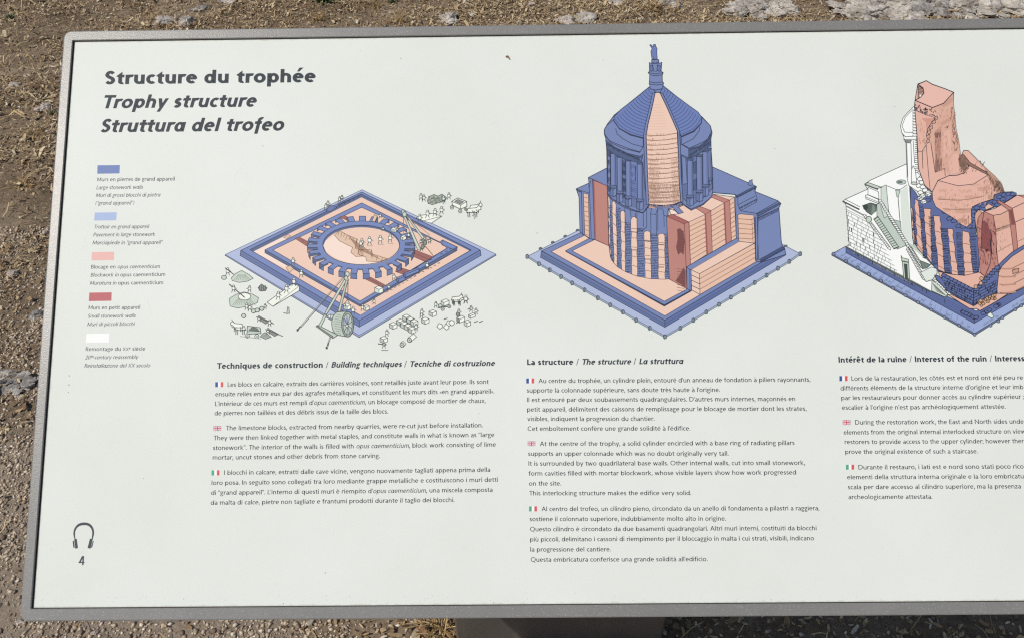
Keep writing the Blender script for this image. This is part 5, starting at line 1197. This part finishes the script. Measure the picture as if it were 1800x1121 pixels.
A.line([S4(90, 158), S5(690, 1010)], ink(120, 134, 170), .7)
A.fill([S4(230, 85), S4(230, 152), S5(700, 922), S5(1500, 458), S5(1500, 380), S5(930, 690), S5(720, 790), S5(650, 750), S5(270, 560), S4(1150, 570)], BL3, BK, .9)
for k in range(4):
    A.line([lerp(S4(232, 90), S4(232, 150), (k + .5) / 4), lerp(S5(690, 800), S5(700, 915), (k + .6) / 4)], BD3, .7)
for k in range(30):
    q = lerp(S4(240, 110), S5(690, 850), rn.random()); A.line([(q[0], q[1] - 3), (q[0] + .3, q[1] + 3)], BK, .8)
for k in range(12): q = lerp(S5(560, 790), S5(700, 860), rn.random()); A.fill(ell(q[0], q[1], 4, 3, n_=8), BL3, BK, .9)
for k in range(10): q = lerp(S5(710, 850), S5(1000, 690), rn.random()); A.fill(ell(q[0], q[1] + 2, 4.4, 3, n_=8), BL3, BK, .9)
A.line([S5(700, 870), S5(700, 920)], BK, .9)
# re-erected white masonry
A.fill([S2(222, 520), S2(255, 495), S2(525, 372), S2(488, 310), S2(560, 262), S2(1005, 60), S2(1040, 330), S2(1090, 1060), S4(1150, 252), S5(222, 272), S5(290, 322), S5(292, 380), S5(240, 450), S5(300, 480), S5(432, 602), S5(380, 640), S5(220, 572), S4(1150, 572), S4(232, 86), S2(300, 1060), S2(258, 560)], WH, GL, 1.0)
A.fill([S2(1090, 1060), S4(1150, 252), S5(222, 272), S2(1020, 1050), S2(930, 960)], GG)
A.fill([S2(640, 560), S2(680, 520), S2(800, 700), S2(945, 950), S2(1010, 1060), S2(890, 1110), S2(640, 760)], ink(196, 208, 196), GL, .9)
A.fill([S2(690, 345), S2(755, 320), S2(790, 690), S2(730, 730), S2(690, 600)], ink(214, 224, 212), GL, .8); A.fill([S2(785, 730), S2(930, 770), S2(945, 950), S2(880, 870)], ink(186, 202, 190), GL, .8); A.line([S2(765, 330), S2(870, 375), S2(930, 375), S2(1010, 320)], GL, .9); A.line([S2(900, 470), S2(925, 770)], GL, 1.1); A.fill([S2(870, 385), S2(925, 385), S2(905, 470), S2(885, 465)], GG, GL, .8)
A.fill([S2(925, 400), S2(1015, 330), S2(1075, 1040), S2(950, 960)], ink(224, 232, 222)); A.fill(ell(*S2(940, 285), 8.4, 3.9, n_=18), GG, GL, .9); A.fill(ell(*S2(925, 285), 5, 2.4, n_=12), ink(110, 124, 114))
A.fill([S2(488, 310), S2(530, 290), S2(700, 350), S2(640, 365), S2(525, 330)], GG, GL, 1.0); A.line([S2(500, 318), S2(650, 375)], ink(84, 92, 88), 2.0); A.fill([S2(530, 350), S2(660, 405), S2(665, 495), S2(530, 440)], WH, GL, .9); A.fill([S2(500, 450), S2(525, 440), S2(660, 500), S2(660, 550), S2(505, 490)], WH, GL, 1.0); A.line([S2(505, 470), S2(650, 528)], GL, .8)
A.line([S2(255, 500), S2(430, 590)], GL, .9); A.line([S2(222, 522), S2(420, 620)], ink(84, 92, 88), 2.4); A.line([S2(262, 580), S2(490, 700)], GM, 2.2); A.line([S2(262, 620), S2(490, 735)], GM, .8)
A.fill([S2(462, 575), S2(560, 540), S2(632, 560), S2(630, 640), S2(570, 690), S2(510, 650)], ink(96, 108, 100), GL, 1.0); A.fill(ell(*S2(500, 595), 4.4, 5, n_=12), ink(60, 70, 66)); A.fill(ell(*S2(575, 620), 7, 8, 280, 460, 12), ink(130, 142, 132))
A.fill([S2(600, 740), S2(650, 705), S2(910, 1085), S2(850, 1110)], ink(200, 212, 198), GL, 1.0)
for k in range(15): t_ = k / 14; A.line([lerp(S2(610, 745), S2(850, 1100), t_), lerp(S2(655, 715), S2(905, 1080), t_)], GL, 1.0)
for k in range(22): q = lerp(S2(490, 700), S2(790, 1100), k / 21); A.fill([(q[0] - 3, q[1]), (q[0] - 1, q[1] - 3), (q[0] + 3, q[1] - 1), (q[0] + 2, q[1] + 3)], WH, GL, .8)
for k in range(24): q = lerp(S2(680, 520), S2(1040, 1100), k / 23); A.fill([(q[0] - 3, q[1] + 1), (q[0] - 2, q[1] - 2.5), (q[0] + 2.5, q[1] - 2), (q[0] + 3.4, q[1] + 2)], WH, GL, .9)
A.fill(ell(*S2(540, 745), 5, 5.5, n_=12), GG, GL, 1.0)
# brick courses of the white front wall
for k in range(19):
    y0_ = 640 + k * 46; a_ = S2(262 + 2.2 * k, y0_ if y0_ < 1060 else y0_)
    if a_[1] > S4(232, 80)[1] - 2: a_ = lerp(S4(232, 86), S4(1150, 560), (k - 9) * .078)
    x_end = min(1450 + (505 + (y0_ - 640) * .72) / 7.005 + 12, 1640)
    L_ = x_end - a_[0]
    if L_ < 10: continue
    b_3 = (a_[0] + L_, a_[1] + L_ * .53); A.line([a_, b_3], GM, .7)
    for j in range(int(L_ / 7)):
        q = lerp(a_, b_3, (j + rn.random()) / (L_ / 7)); A.line([q, (q[0] + .2, q[1] + 5.5)], GM if rn.random() < .8 else ink(70, 78, 74), .7 if rn.random() < .85 else 1.5)
A.line([S4(232, 96), S4(1150, 580)], GL, 1.2); A.line([S4(236, 86), S4(1150, 566)], GM, .7)
A.fill([S4(845, 250), S4(915, 262), S4(925, 440), S4(860, 430)], GG, GL, 1.0); A.fill([S4(865, 275), S4(898, 282), S4(905, 430), S4(878, 430)], ink(70, 80, 76), GL, .8); A.fill([S4(832, 185), S4(845, 210), S4(912, 225), S4(915, 258), S4(838, 242)], GG, GL, .9)
for k in range(20): q = lerp(S4(905, 120), S4(1080, 440), k / 19); A.fill([(q[0] - 3, q[1]), (q[0] - 1, q[1] - 3), (q[0] + 3, q[1] - 1), (q[0] + 2, q[1] + 2.6)], WH, GL, .8)
for k in range(14): q = lerp(S4(930, 100), S4(1060, 310), k / 13); A.fill([(q[0] - 3, q[1]), (q[0] - 1, q[1] - 3), (q[0] + 3, q[1] - 1), (q[0] + 2, q[1] + 3)], WH, GL, 1.0)
A.fill([S5(105, 240), S5(220, 285), S5(180, 320), S5(130, 330)], ink(120, 134, 122), GL, 1.0); A.fill([S5(110, 370), S5(230, 310), S5(290, 330), S5(290, 380), S5(240, 450), S5(170, 470)], ink(228, 236, 226), GL, .9)
A.fill([S5(235, 460), S5(300, 490), S5(410, 605), S5(380, 638), S5(230, 570)], ink(216, 226, 212), GL, .9)
for k in range(9): A.line([S5(236 + 6 * k, 480 + 12 * k), S5(330 + 8 * k, 570 + 7 * k)], GM, .7)
for k in range(9): q = lerp(S5(275, 465), S5(425, 605), k / 8); A.fill([(q[0] - 3, q[1]), (q[0] - 1, q[1] - 3), (q[0] + 3, q[1] - 1), (q[0] + 1.5, q[1] + 2)], WH, GL, .8)
# white rebuilt column and bit of dome
A.fill([S1(800, 290), S1(745, 345), S1(700, 395), S1(676, 470), S1(690, 535), S1(705, 560), S1(712, 600), S1(725, 620), S1(735, 880), S1(735, 930), S1(750, 1000), S1(820, 1050), S1(960, 1080), S1(890, 1000), S1(835, 850), S1(820, 560)], WH, GL, .9)
A.line([S1(690, 470), S1(715, 525), S1(820, 528)], GL, .9); A.line([S1(690, 535), S1(720, 565), S1(822, 560)], GL, 1.0); A.line([S1(705, 590), S1(822, 588)], GL, 1.0); A.line([S1(690, 470), S1(720, 390), S1(790, 320)], GL, .8); A.fill([S1(720, 598), S1(775, 598), S1(765, 622), S1(725, 620)], GM, GL, .8); A.line([S1(770, 625), S1(778, 930)], GL, 1.0); A.line([S1(732, 625), S1(742, 930)], GL, .9); A.line([S1(790, 600), S1(802, 800)], GL, .9)
for y_ in range(330, 560, 26): A.fill([S1(790, y_), S1(822, y_ + 4), S1(824, y_ + 22), S1(785, y_ + 20)], WH, GL, .7)
for y_ in range(600, 900, 18): A.line([S1(806, y_), S1(830, y_ + rn.uniform(-4, 4))], GL, 1.0)
A.fill([S1(775, 860), S1(790, 825), S1(808, 860), S1(822, 970), S1(775, 970)], WH, GL, .9); A.fill(ell(*S1(798, 982), 5.6, 2.4, n_=12), GG, GL, .9)
for (x_, y_) in ((850, 880), (865, 920), (845, 940), (860, 970), (835, 1000), (870, 1010), (890, 1040), (850, 1060), (920, 1060), (880, 1085), (930, 1085)):
    a_ = S1(x_, y_); A.fill([(a_[0] - 4, a_[1]), (a_[0] + 1, a_[1] - 3), (a_[0] + 6, a_[1]), (a_[0] + 5, a_[1] + 3.5), (a_[0] - 2, a_[1] + 4)], WH, GL, .9)
# blue drum masonry with pink strips
A.fill([S3(0, 280), S3(60, 340), S3(90, 392), S3(265, 378), S3(275, 430), S3(310, 520), S3(430, 600), S3(560, 680), S3(630, 740), S3(710, 728), S3(765, 720), S3(745, 560), S3(770, 515), S3(880, 468), S3(1030, 428), S3(1040, 372), S3(1130, 340), S3(1262, 335), S3(1302, 370), S3(1200, 440), S3(1085, 500), S3(920, 570), S3(840, 552), S3(790, 600), S3(800, 830), S5(750, 60), S5(748, 362), S5(660, 392), S5(590, 402), S5(450, 388), S5(300, 350), S5(232, 280), S5(180, 222), S5(30, 40), S3(25, 900), S3(0, 500)], BL3, BK, 1.0)
ST = [((8, 520), (22, 540), (30, 40), (48, 62)), ((50, 420), (98, 450), (72, 96), (150, 190)), ((160, 540), (235, 510), (182, 200), (232, 272)), ((285, 630), (345, 600), (302, 338), (380, 372)), ((455, 790), (500, 755), (452, 388), (522, 398)), ((637, 815), (700, 800), (592, 402), (690, 384))]
for k, (tl, tr, b_l, b_r) in enumerate(ST):
    tl, tr, b_l, b_r = S3(*tl), S3(*tr), S5(*b_l), S5(*b_r); Ls = []; Rs = []
    wt = (tr[0] - tl[0])
    if k >= 2: tr = (tr[0] + 2.5, tr[1] + 5)
    for j in range(15):
        t_ = j / 14; e_ = 1.2 if 0 < j < 14 else 0; a_ = lerp(tl, b_l, t_); c_ = lerp(tr, b_r, t_); Ls.append((a_[0] + rn.uniform(-e_, e_), a_[1])); Rs.append((c_[0] + rn.uniform(-e_, e_), c_[1]))
    A.fill(Ls[::-1] + Rs, PK3, BK, .8)
    for j in range(4, 14, 3): A.line([Ls[j], lerp(Ls[j], Rs[j], .5), (Rs[j][0], Rs[j][1] + 1.5)], BR, 1.0)
def courses3(xa, xb, ya, yb, tilt):
    y_ = ya
    while y_ < yb:
        t_ = (y_ - ya) / (yb - ya); xl, xr = xa[0] + (xa[1] - xa[0]) * t_, xb[0] + (xb[1] - xb[0]) * t_
        A.line([(xl, y_), (xr, y_ + tilt)], BK, rn.choice([.7, .9, 1.3]))
        if rn.random() < .45: xm = rn.uniform(xl, xr); A.line([(xm, y_), (xm, y_ + 2.4)], BK, .8)
        y_ += rn.uniform(2.2, 3.6)
courses3((1603, 1607), (1606, 1612), 368, 430, 2); courses3((1615, 1622), (1622, 1629), 362, 455, 2); courses3((1632, 1638), (1640, 1648), 382, 466, 1.6); courses3((1653, 1660), (1664, 1670), 402, 480, 1.2); courses3((1680, 1684), (1689, 1695), 410, 484, .6); courses3((1704, 1709), (1713, 1719), 402, 478, 0)
for (x_, y_) in ((1640, 345), (1650, 362), (1660, 372), (1668, 384), (1676, 388), (1684, 397), (1692, 398), (1703, 398), (1709, 385), (1710, 372), (1716, 365), (1728, 362), (1738, 358), (1748, 355), (1756, 346), (1764, 342), (1772, 341), (1780, 341), (1762, 350), (1752, 360), (1630, 352)):
    a_ = (x_, y_); A.fill([(a_[0] - 5, a_[1] + 1), (a_[0] - 1, a_[1] - 2.6), (a_[0] + 6, a_[1] - 1), (a_[0] + 5, a_[1] + 3), (a_[0] - 3, a_[1] + 4.4)], BL3, BK, .9)
for (x_, y_) in ((1616, 350), (1620, 346), (1630, 343), (1622, 356)): block(x_, y_, 6, 3.4, 4, 2.2, WH, GG)
# pink drum and tower
A.fill([S1(958, 1062), S1(975, 1005), S1(1010, 958), S1(1110, 914), S1(1250, 892), S1(1285, 830), S1(1222, 730), S1(1240, 690), S1(1280, 690), S1(1420, 830), S1(1520, 920), S1(1580, 990), S1(1602, 1052), S3(1150, 330), S3(1030, 372), S3(1015, 425), S3(870, 470), S3(765, 518), S3(745, 560), S3(755, 715), S3(690, 770), S3(630, 742), S3(560, 680), S3(430, 600), S3(310, 520), S3(272, 430)], PK3, BK, 1.0)
A.fill([S1(1420, 830), S1(1520, 920), S1(1580, 990), S1(1602, 1052), S3(1150, 330), S3(1060, 350), S3(1000, 250), S1(1440, 905)], ink(196, 152, 130))
A.fill([S1(1500, 930), S1(1580, 990), S1(1602, 1052), S3(1140, 330), S3(1090, 260)], ink(150, 118, 102))
for (x_, y_, w_, h_, c_) in ((380, 420, 120, 30, PS3), (560, 440, 160, 26, PS3), (760, 400, 200, 40, PS3), (640, 570, 200, 70, PS3), (900, 300, 160, 60, PS3), (460, 560, 90, 40, PS3), (640, 690, 120, 60, ink(200, 152, 132)), (800, 250, 140, 40, ink(222, 174, 154)), (400, 320, 110, 40, ink(222, 174, 154)), (980, 400, 60, 60, ink(196, 152, 130)), (700, 330, 130, 40, ink(224, 176, 156))):
    A.fill([S3(x_ - w_ * .5, y_ - h_ * .3), S3(x_ - w_ * .1, y_ - h_ * .5), S3(x_ + w_ * .5, y_ - h_ * .35), S3(x_ + w_ * .45, y_ + h_ * .3), S3(x_, y_ + h_ * .5), S3(x_ - w_ * .45, y_ + h_ * .4)], c_)
for k in range(26): x_ = rn.uniform(980, 1120); y_ = 120 + (x_ - 980) * 1.1 + rn.uniform(0, 60); A.line([S3(x_, y_), S3(x_ - 12, y_ + 40)], ink(110, 88, 78), .7)
A.line([S3(345, 430), S3(480, 432), S3(600, 440), S3(740, 425), S3(900, 390)], BR, 1.1); A.line([S3(400, 545), S3(600, 555), S3(740, 545)], BR, 1.1)
A.fill([S1(1010, 958), S1(1110, 914), S1(1250, 892), S1(1290, 826), S1(1450, 880), S1(1448, 915), S1(1330, 990), S1(1190, 1006)], ink(236, 188, 172), BK, .9)
A.fill([S1(1215, 730), S1(1240, 725), S1(1300, 800), S1(1440, 880), S1(1470, 915), S1(1290, 826), S1(1250, 790)], ink(150, 112, 96), BK, .8)
A.fill([S1(830, 95), S1(905, 65), S1(960, 98), S1(1080, 140), S1(1150, 168), S1(1146, 260), S1(1160, 380), S1(1168, 480), S1(1195, 600), S1(1210, 720), S1(1282, 850), S1(1245, 890), S1(1180, 912), S1(1110, 914), S1(1010, 958), S1(958, 1062), S1(890, 1000), S1(835, 850), S1(822, 550), S1(800, 290), S1(805, 240)], PK3, BK, 1.1)
A.fill([S1(960, 305), S1(1060, 265), S1(1148, 175), S1(1146, 260), S1(1160, 380), S1(1168, 480), S1(1195, 600), S1(1210, 720), S1(1282, 850), S1(1245, 890), S1(1110, 914), S1(1075, 860), S1(1030, 880), S1(980, 880), S1(950, 640), S1(940, 560), S1(1000, 390)], ink(222, 174, 154))
for pts, c_ in (([(980, 520), (1040, 470), (1040, 850), (985, 885)], ink(196, 146, 130)), ([(975, 540), (1035, 520), (1030, 570), (990, 580)], ink(124, 88, 84)), ([(985, 780), (1045, 760), (1045, 855), (985, 885)], ink(150, 110, 100)), ([(1030, 440), (1140, 380), (1140, 420), (1040, 470)], ink(206, 158, 138)), ([(1070, 485), (1110, 462), (1095, 490)], ink(110, 80, 74)), ([(1140, 515), (1175, 520), (1175, 550), (1140, 550)], ink(176, 132, 120)),
                ([(1130, 590), (1160, 620), (1155, 640)], ink(130, 94, 88)), ([(1200, 720), (1250, 760), (1282, 850), (1240, 880), (1200, 820)], ink(140, 108, 94)), ([(1110, 790), (1150, 720), (1190, 720), (1200, 880), (1115, 905)], PK3), ([(1040, 280), (1140, 210), (1142, 250), (1050, 320)], ink(206, 160, 140)), ([(1000, 330), (1060, 300), (1150, 290), (1010, 400)], ink(226, 180, 160)), ([(1050, 520), (1120, 500), (1130, 720), (1060, 760)], ink(232, 184, 166))):
    A.fill([S1(*q) for q in pts], c_)
A.fill([S1(832, 97), S1(905, 65), S1(960, 98), S1(1080, 140), S1(1150, 170), S1(1060, 268), S1(960, 306), S1(806, 242), S1(852, 215), S1(884, 178), S1(876, 130)], ink(236, 190, 174), BK, 1.3)
A.fill([S1(832, 110), S1(876, 135), S1(882, 180), S1(850, 215), S1(832, 225)], ink(190, 148, 130), BK, 1.0); A.fill([S1(845, 190), S1(870, 180), S1(850, 215)], WH)
for k in range(5): A.line([S1(836, 130 + 14 * k), S1(876 - 2 * k, 140 + 12 * k)], ink(90, 68, 62), .8)
for k in range(46): x_ = rn.uniform(805, 985); y_ = 268 + (x_ - 805) * .30 + rn.uniform(0, 62); A.line([S1(x_, y_), S1(x_ + rn.uniform(-4, 8), y_ + rn.uniform(4, 16))], BK, 1.2)
A.line([S1(806, 330), S1(900, 370), S1(995, 400)], BK, .7)
A.fill([S1(860, 400), S1(990, 400), S1(940, 480), S1(910, 540), S1(900, 440)], ink(214, 158, 140))
for (x_, y_) in ((990, 395), (970, 430), (945, 480), (930, 520), (922, 560), (920, 600)): A.fill([S1(x_ - 16, y_), S1(x_ + 14, y_ - 14), S1(x_ + 18, y_ + 12), S1(x_ - 8, y_ + 26)], PS3, BK, .8)
A.line([S1(900, 620), S1(905, 640), S1(870, 690), S1(875, 850)], BK, .9); A.line([S1(905, 640), S1(925, 900), S1(940, 1040)], BK, .8); A.line([S1(945, 620), S1(985, 885)], BK, .9); A.line([S1(835, 700), S1(870, 700)], BK, .7); A.line([S1(985, 885), S1(1070, 850), S1(1075, 915)], BK, .9); A.line([S1(1110, 914), S1(1180, 912), S1(1250, 888)], BK, 1.2)
A.line([S1(990, 400), S1(960, 430), S1(915, 500), S1(905, 560)], BK, .9)
def scribble(f, x0, y0, x1, y1, n_, dx, dy, cols, sk=0):
    for k in range(n_):
        tx, ty = rn.random(), rn.random(); a_ = (x0 + (x1 - x0) * tx + sk * ty, y0 + (y1 - y0) * ty); m_ = rn.uniform(.4, 1.2)
        A.line([f(*a_), f(a_[0] + dx * m_, a_[1] + dy * m_)], rn.choice(cols), rn.choice([.5, .7, .9]))
soft = [ink(206, 160, 140), ink(214, 168, 148), ink(190, 146, 126)]; hard = [ink(120, 92, 80), ink(96, 74, 66), ink(150, 116, 100)]
scribble(S3, 340, 300, 960, 480, 110, -3, 26, soft); scribble(S3, 480, 480, 740, 640, 70, -3, 24, soft); scribble(S3, 640, 620, 750, 730, 30, -4, 26, [ink(170, 128, 108)])
scribble(S3, 900, 180, 1040, 360, 80, -6, 30, soft + hard[2:]); scribble(S3, 1010, 200, 1110, 330, 60, -6, 34, hard, 30)
scribble(S1, 1010, 300, 1140, 880, 130, -4, 34, soft); scribble(S1, 1120, 300, 1160, 700, 44, -8, 30, hard, 40); scribble(S1, 1200, 740, 1270, 880, 44, -8, 26, hard); scribble(S1, 985, 520, 1040, 860, 40, -2, 34, [ink(150, 112, 98)]); scribble(S1, 1300, 780, 1430, 880, 26, -10, 16, hard); scribble(S1, 830, 420, 900, 680, 34, 2, 30, soft)
# red chimney block and layered rubble at the right
A.fill([S3(905, 578), S3(1040, 540), S3(1210, 442), S3(1310, 378), S3(1420, 378), S3(1700, 300), S3(1700, 900), S5(1500, -20), S5(1246, 72), S5(960, 290), S5(938, 110), S3(1050, 1110), S3(1040, 800), S3(1015, 628)], PK3, BK, 1.0)
A.fill([S3(1015, 628), S3(1100, 615), S3(1210, 562), S3(1230, 720), S3(1050, 800)], ink(222, 174, 152)); A.fill([S3(1050, 800), S3(1230, 735), S3(1232, 765), S3(1052, 835)], ink(182, 142, 122)); A.line([S3(1018, 625), S3(1110, 612), S3(1230, 550), S3(1420, 460)], BK, 1.0); A.line([S3(1048, 800), S3(1230, 735), S3(1420, 650)], BK, 1.0); A.line([S3(1060, 1080), S3(1200, 1000), S3(1420, 900)], ink(170, 130, 112), 1.0)
A.fill([S3(1058, 452), S3(1100, 448), S3(1250, 538), S3(1292, 740), S3(1322, 1045), S3(1268, 1062), S3(1230, 760), S3(1208, 562)], RD, RE, 1.0); A.fill([S3(1212, 562), S3(1260, 545), S3(1290, 740), S3(1240, 745)], ink(138, 84, 80)); A.fill([S3(1330, 382), S3(1420, 374), S3(1420, 412), S3(1380, 402)], RD, RE, .8)
A.fill([S3(905, 578), S3(860, 612), S3(828, 660), S3(815, 760), S3(825, 960), S5(745, 130), S5(762, 370), S5(812, 412), S5(855, 402), S5(962, 292), S5(938, 100), S3(1062, 1110), S3(1048, 800), S3(1018, 628)], RD, RE, 1.1)
A.fill([S3(880, 720), S3(905, 690), S3(950, 735), S3(992, 880), S3(1000, 1080), S3(950, 1050), S3(880, 1030), S3(875, 880)], ink(142, 82, 80), RE, .8); A.line([S3(905, 580), S3(880, 720), S3(875, 880), S3(870, 1060)], RE, 1.3); A.line([S3(985, 800), S3(1000, 900), S3(985, 1000), S3(1005, 1100)], BK, 1.3); A.line([S5(870, 0), S5(885, 180), S5(870, 280), S5(820, 400)], BK, 1.1); A.line([S5(760, 120), S5(810, 160)], BK, 1.0); A.fill([S5(810, 120), S5(845, 110), S5(855, 140), S5(820, 145)], ink(80, 48, 50)); A.line([S3(820, 770), S3(880, 800)], RE, 1.0); A.line([S3(1020, 820), S3(1045, 860)], RE, 1.6)
A.fill([S3(790, 640), S3(800, 600), S3(838, 556), S3(880, 590), S3(830, 660), S3(816, 760), S3(812, 840)], PS3, BK, .8); A.fill([S3(915, 520), S3(960, 482), S3(1025, 520), S3(925, 560)], PK3, BK, .8)
scribble(S3, 830, 660, 1035, 1080, 80, 6, 40, [ink(120, 68, 68), ink(150, 90, 88)]); scribble(S3, 1060, 640, 1220, 1040, 60, -3, 24, soft); scribble(S5, 760, 140, 930, 280, 40, 5, 30, [ink(120, 68, 68), ink(150, 90, 88)])
# front pit: floors and walls of blue stone
A.fill([S5(300, 360), S5(450, 392), S5(590, 405), S5(750, 368), S5(762, 375), S5(812, 415), S5(700, 548), S5(560, 495), S5(380, 392), S5(330, 430)], PK3, BK, .8)
A.fill([S5(1000, 300), S5(1100, 200), S5(1246, 105), S5(1500, 30), S5(1500, 410), S5(1100, 600), S5(950, 598), S5(942, 480), S5(962, 380)], ink(228, 180, 160), BK, 1.0)
for k in range(4): A.line([S5(960 + 8 * k, 320 + 90 * k), S5(1100, 330 + 88 * k), S5(1246, 260 + 86 * k), S5(1400, 200 + 80 * k)], ink(130, 96, 84), 1.0); A.line([S5(1000, 330 + 90 * k), S5(1150, 330 + 84 * k)], ink(192, 146, 126), 2.4)
A.fill([S5(1115, 345), S5(1185, 325), S5(1185, 365), S5(1120, 385)], ink(206, 156, 134), ink(90, 68, 60), 1.0)
A.fill([S5(1500, -10), S5(1246, 68), S5(1110, 150), S5(1020, 230), S5(960, 292), S5(962, 345), S5(1010, 292), S5(1110, 195), S5(1246, 108), S5(1500, 35)], BL3, BK, 1.0)
A.fill([S5(345, 398), S5(382, 390), S5(690, 558), S5(700, 548), S5(842, 452), S5(855, 402), S5(925, 340), S5(962, 292), S5(962, 400), S5(942, 590), S5(730, 702), S5(690, 736), S5(400, 572), S5(280, 440), S5(262, 400), S5(300, 405), S5(345, 440)], BL3, BK, 1.1)
for k in range(5): A.line([lerp(S5(345, 440), S5(400, 570), (k + .5) / 5), lerp(S5(685, 570), S5(690, 735), (k + .5) / 5), lerp(S5(942, 440), S5(940, 590), (k + .5) / 5)], BK, .9)
for k in range(54):
    a_ = lerp(S5(370, 430), S5(690, 590), rn.random()); q = (a_[0], a_[1] + rn.uniform(0, 22)); A.line([q, (q[0], q[1] + 4)], BK, .9)
for k in range(30):
    a_ = lerp(S5(690, 590), S5(940, 460), rn.random()); q = (a_[0], a_[1] + rn.uniform(0, 20)); A.line([q, (q[0], q[1] + 4)], BK, .9)
for k in range(9): q = lerp(S5(365, 402), S5(690, 570), k / 8); A.fill([(q[0] - 5, q[1] + 1), (q[0] - 2, q[1] - 4), (q[0] + 5, q[1] - 1), (q[0] + 4, q[1] + 4)], BL3, BK, 1.0)
for k in range(9): q = lerp(S5(720, 555), S5(945, 320), k / 8); A.fill([(q[0] - 5, q[1] + 3), (q[0] - 3, q[1] - 3), (q[0] + 4, q[1] - 4), (q[0] + 5, q[1] + 2)], BL3, BK, 1.0)
A.line([S5(690, 570), S5(690, 736)], BK, 1.1)
A.fill([S5(415, 615), S5(440, 610), S5(690, 738), S5(760, 695), S5(945, 600), S5(1065, 602), S5(930, 690), S5(760, 785), S5(720, 762), S5(650, 765), S5(560, 710)], PK3, BK, .8)
for k in range(26):
    t_ = rn.random(); q = (S5(745, 0)[0] + t_ * 28 + rn.uniform(-2, 2), S5(0, 715)[1] - t_ * 12 + rn.uniform(-5, 4)); A.fill(ell(q[0], q[1], rn.uniform(2, 3.4), rn.uniform(1.8, 3), n_=8), ink(206, 166, 128), ink(96, 70, 52), .9)
for q in ((775, 437), (768, 488), (712, 527)): A.fill(ell(*S5(*q), 3.2, 3.4, n_=9), ink(214, 172, 140), ink(96, 70, 52), .9)
A.fill([S5(845, 825), S5(880, 800), S5(918, 850), S5(890, 866), S5(850, 845)], ink(232, 240, 224), GL, 1.0)
bl3 = [S4(*q) for q in ((95, 165), (228, 242), (357, 318), (482, 385), (612, 458), (745, 538), (882, 618), (1020, 694), (1165, 775))] + [S5(*q) for q in ((375, 858), (535, 945), (705, 1045))]
for c_ in bl3 + [S5(*q) for q in ((880, 945), (965, 900), (1010, 860), (1150, 772), (1215, 730), (1330, 670))]:
    A.fill([(c_[0] - 2.6, c_[1] - 1.6), (c_[0], c_[1] - 3), (c_[0] + 2.8, c_[1] - 1), (c_[0] + 2.4, c_[1] + 2), (c_[0] - .5, c_[1] + 2.8), (c_[0] - 2.6, c_[1] + 1.4)], ink(132, 142, 176), ink(58, 64, 78), .9)
A.build('ruin_drawing')['label'] = 'printed drawing of the ruined tower as it stands today'

# ------------------------------------------------------------------ specks on the board
sh = Sheet()
for px, py, r_ in ((633, 90, 1.0), (705, 103, 1.6), (1061, 106, .9), (462, 257, 1.0), (293, 256, .7), (122, 660, 1.6), (121, 676, 1.9), (120, 689, 1.2), (780, 455, .7), (572, 1006, 1.1), (573, 1046, 1.0), (498, 1060, 1.2), (323, 1052, 1.0), (680, 1060, .8), (868, 1058, 1.0), (1077, 1057, .9), (1113, 1055, .9), (1210, 1057, .8), (1573, 188, 1.0), (944, 410, 1.1), (668, 345, .7), (252, 840, .9), (490, 1045, .6), (760, 1046, .6), (1362, 262, 1.0), (1240, 760, .6), (205, 1050, .8), (90, 965, .7), (842, 726, 1.0), (1145, 590, .6), (315, 690, .7)):
    sh.poly([board(px + r_ * random.uniform(.5, 1) * math.cos(a), py + r_ * random.uniform(.5, 1) * math.sin(a)) for a in (0, 1, 2, 3, 4, 5)], ink(120, 116, 108) if r_ < 1.5 else ink(176, 170, 162))
for k in range(120):
    px, py = random.uniform(70, 1790), 1058 - 0.003 * random.uniform(0, 1000) - abs(random.gauss(0, 6)); r_ = random.uniform(.25, .6)
    sh.poly([board(px + r_ * math.cos(a), py + r_ * math.sin(a)) for a in (0, 1.3, 2.6, 3.9, 5.2)], ink(140, 140, 130))
o = sh.build('dirt_speck', base=0.00006, stack=False); o['kind'] = 'stuff'
# hairline scratches
sh = Sheet()
for px, py, L_, a_ in ((243, 452, 34, 1.95), (232, 478, 14, 2.0), (205, 360, 40, 1.7), (182, 432, 26, 2.1), (150, 420, 30, 1.8), (262, 540, 30, 1.3), (330, 410, 24, 1.9), (160, 560, 44, 1.55), (140, 740, 36, 1.7), (420, 300, 30, 2.2), (300, 800, 24, 1.2), (700, 950, 36, 2.4), (1290, 180, 30, 1.1), (860, 220, 26, 2.7), (1500, 960, 40, .6)):
    dx, dy = math.cos(a_) * L_ / 2, math.sin(a_) * L_ / 2; w_ = .28
    sh.poly([board(px - dx - w_, py - dy), board(px - dx + w_, py - dy), board(px + dx + w_ * .4, py + dy), board(px + dx - w_ * .4, py + dy)], ink(246, 246, 242))
o = sh.build('scratch', base=0.00006, stack=False); o['kind'] = 'stuff'
# a curled brown scrap lying on the board
bv = [board(888.5, 99.8), board(893, 98.6), board(896, 104.8), board(894.2, 105), board(892, 101), board(889.2, 101.8)]
V = [(x, y, .0006 + .0003 * (i % 2)) for i, (x, y) in enumerate(bv)] + [(x, y, .0014 + .0003 * (i % 3)) for i, (x, y) in enumerate(bv)]
F = [(6, 7, 10, 11), (7, 8, 9, 10), (5, 4, 1, 0), (4, 3, 2, 1)] + [(i, (i + 1) % 6, 6 + (i + 1) % 6, 6 + i) for i in range(6)]
tw = mesh_obj('twig_scrap', V, F, m_dead); tw.matrix_world = PANEL
tag(tw, 'tiny bent brown scrap lying on the board left of the spire drawing', 'debris')
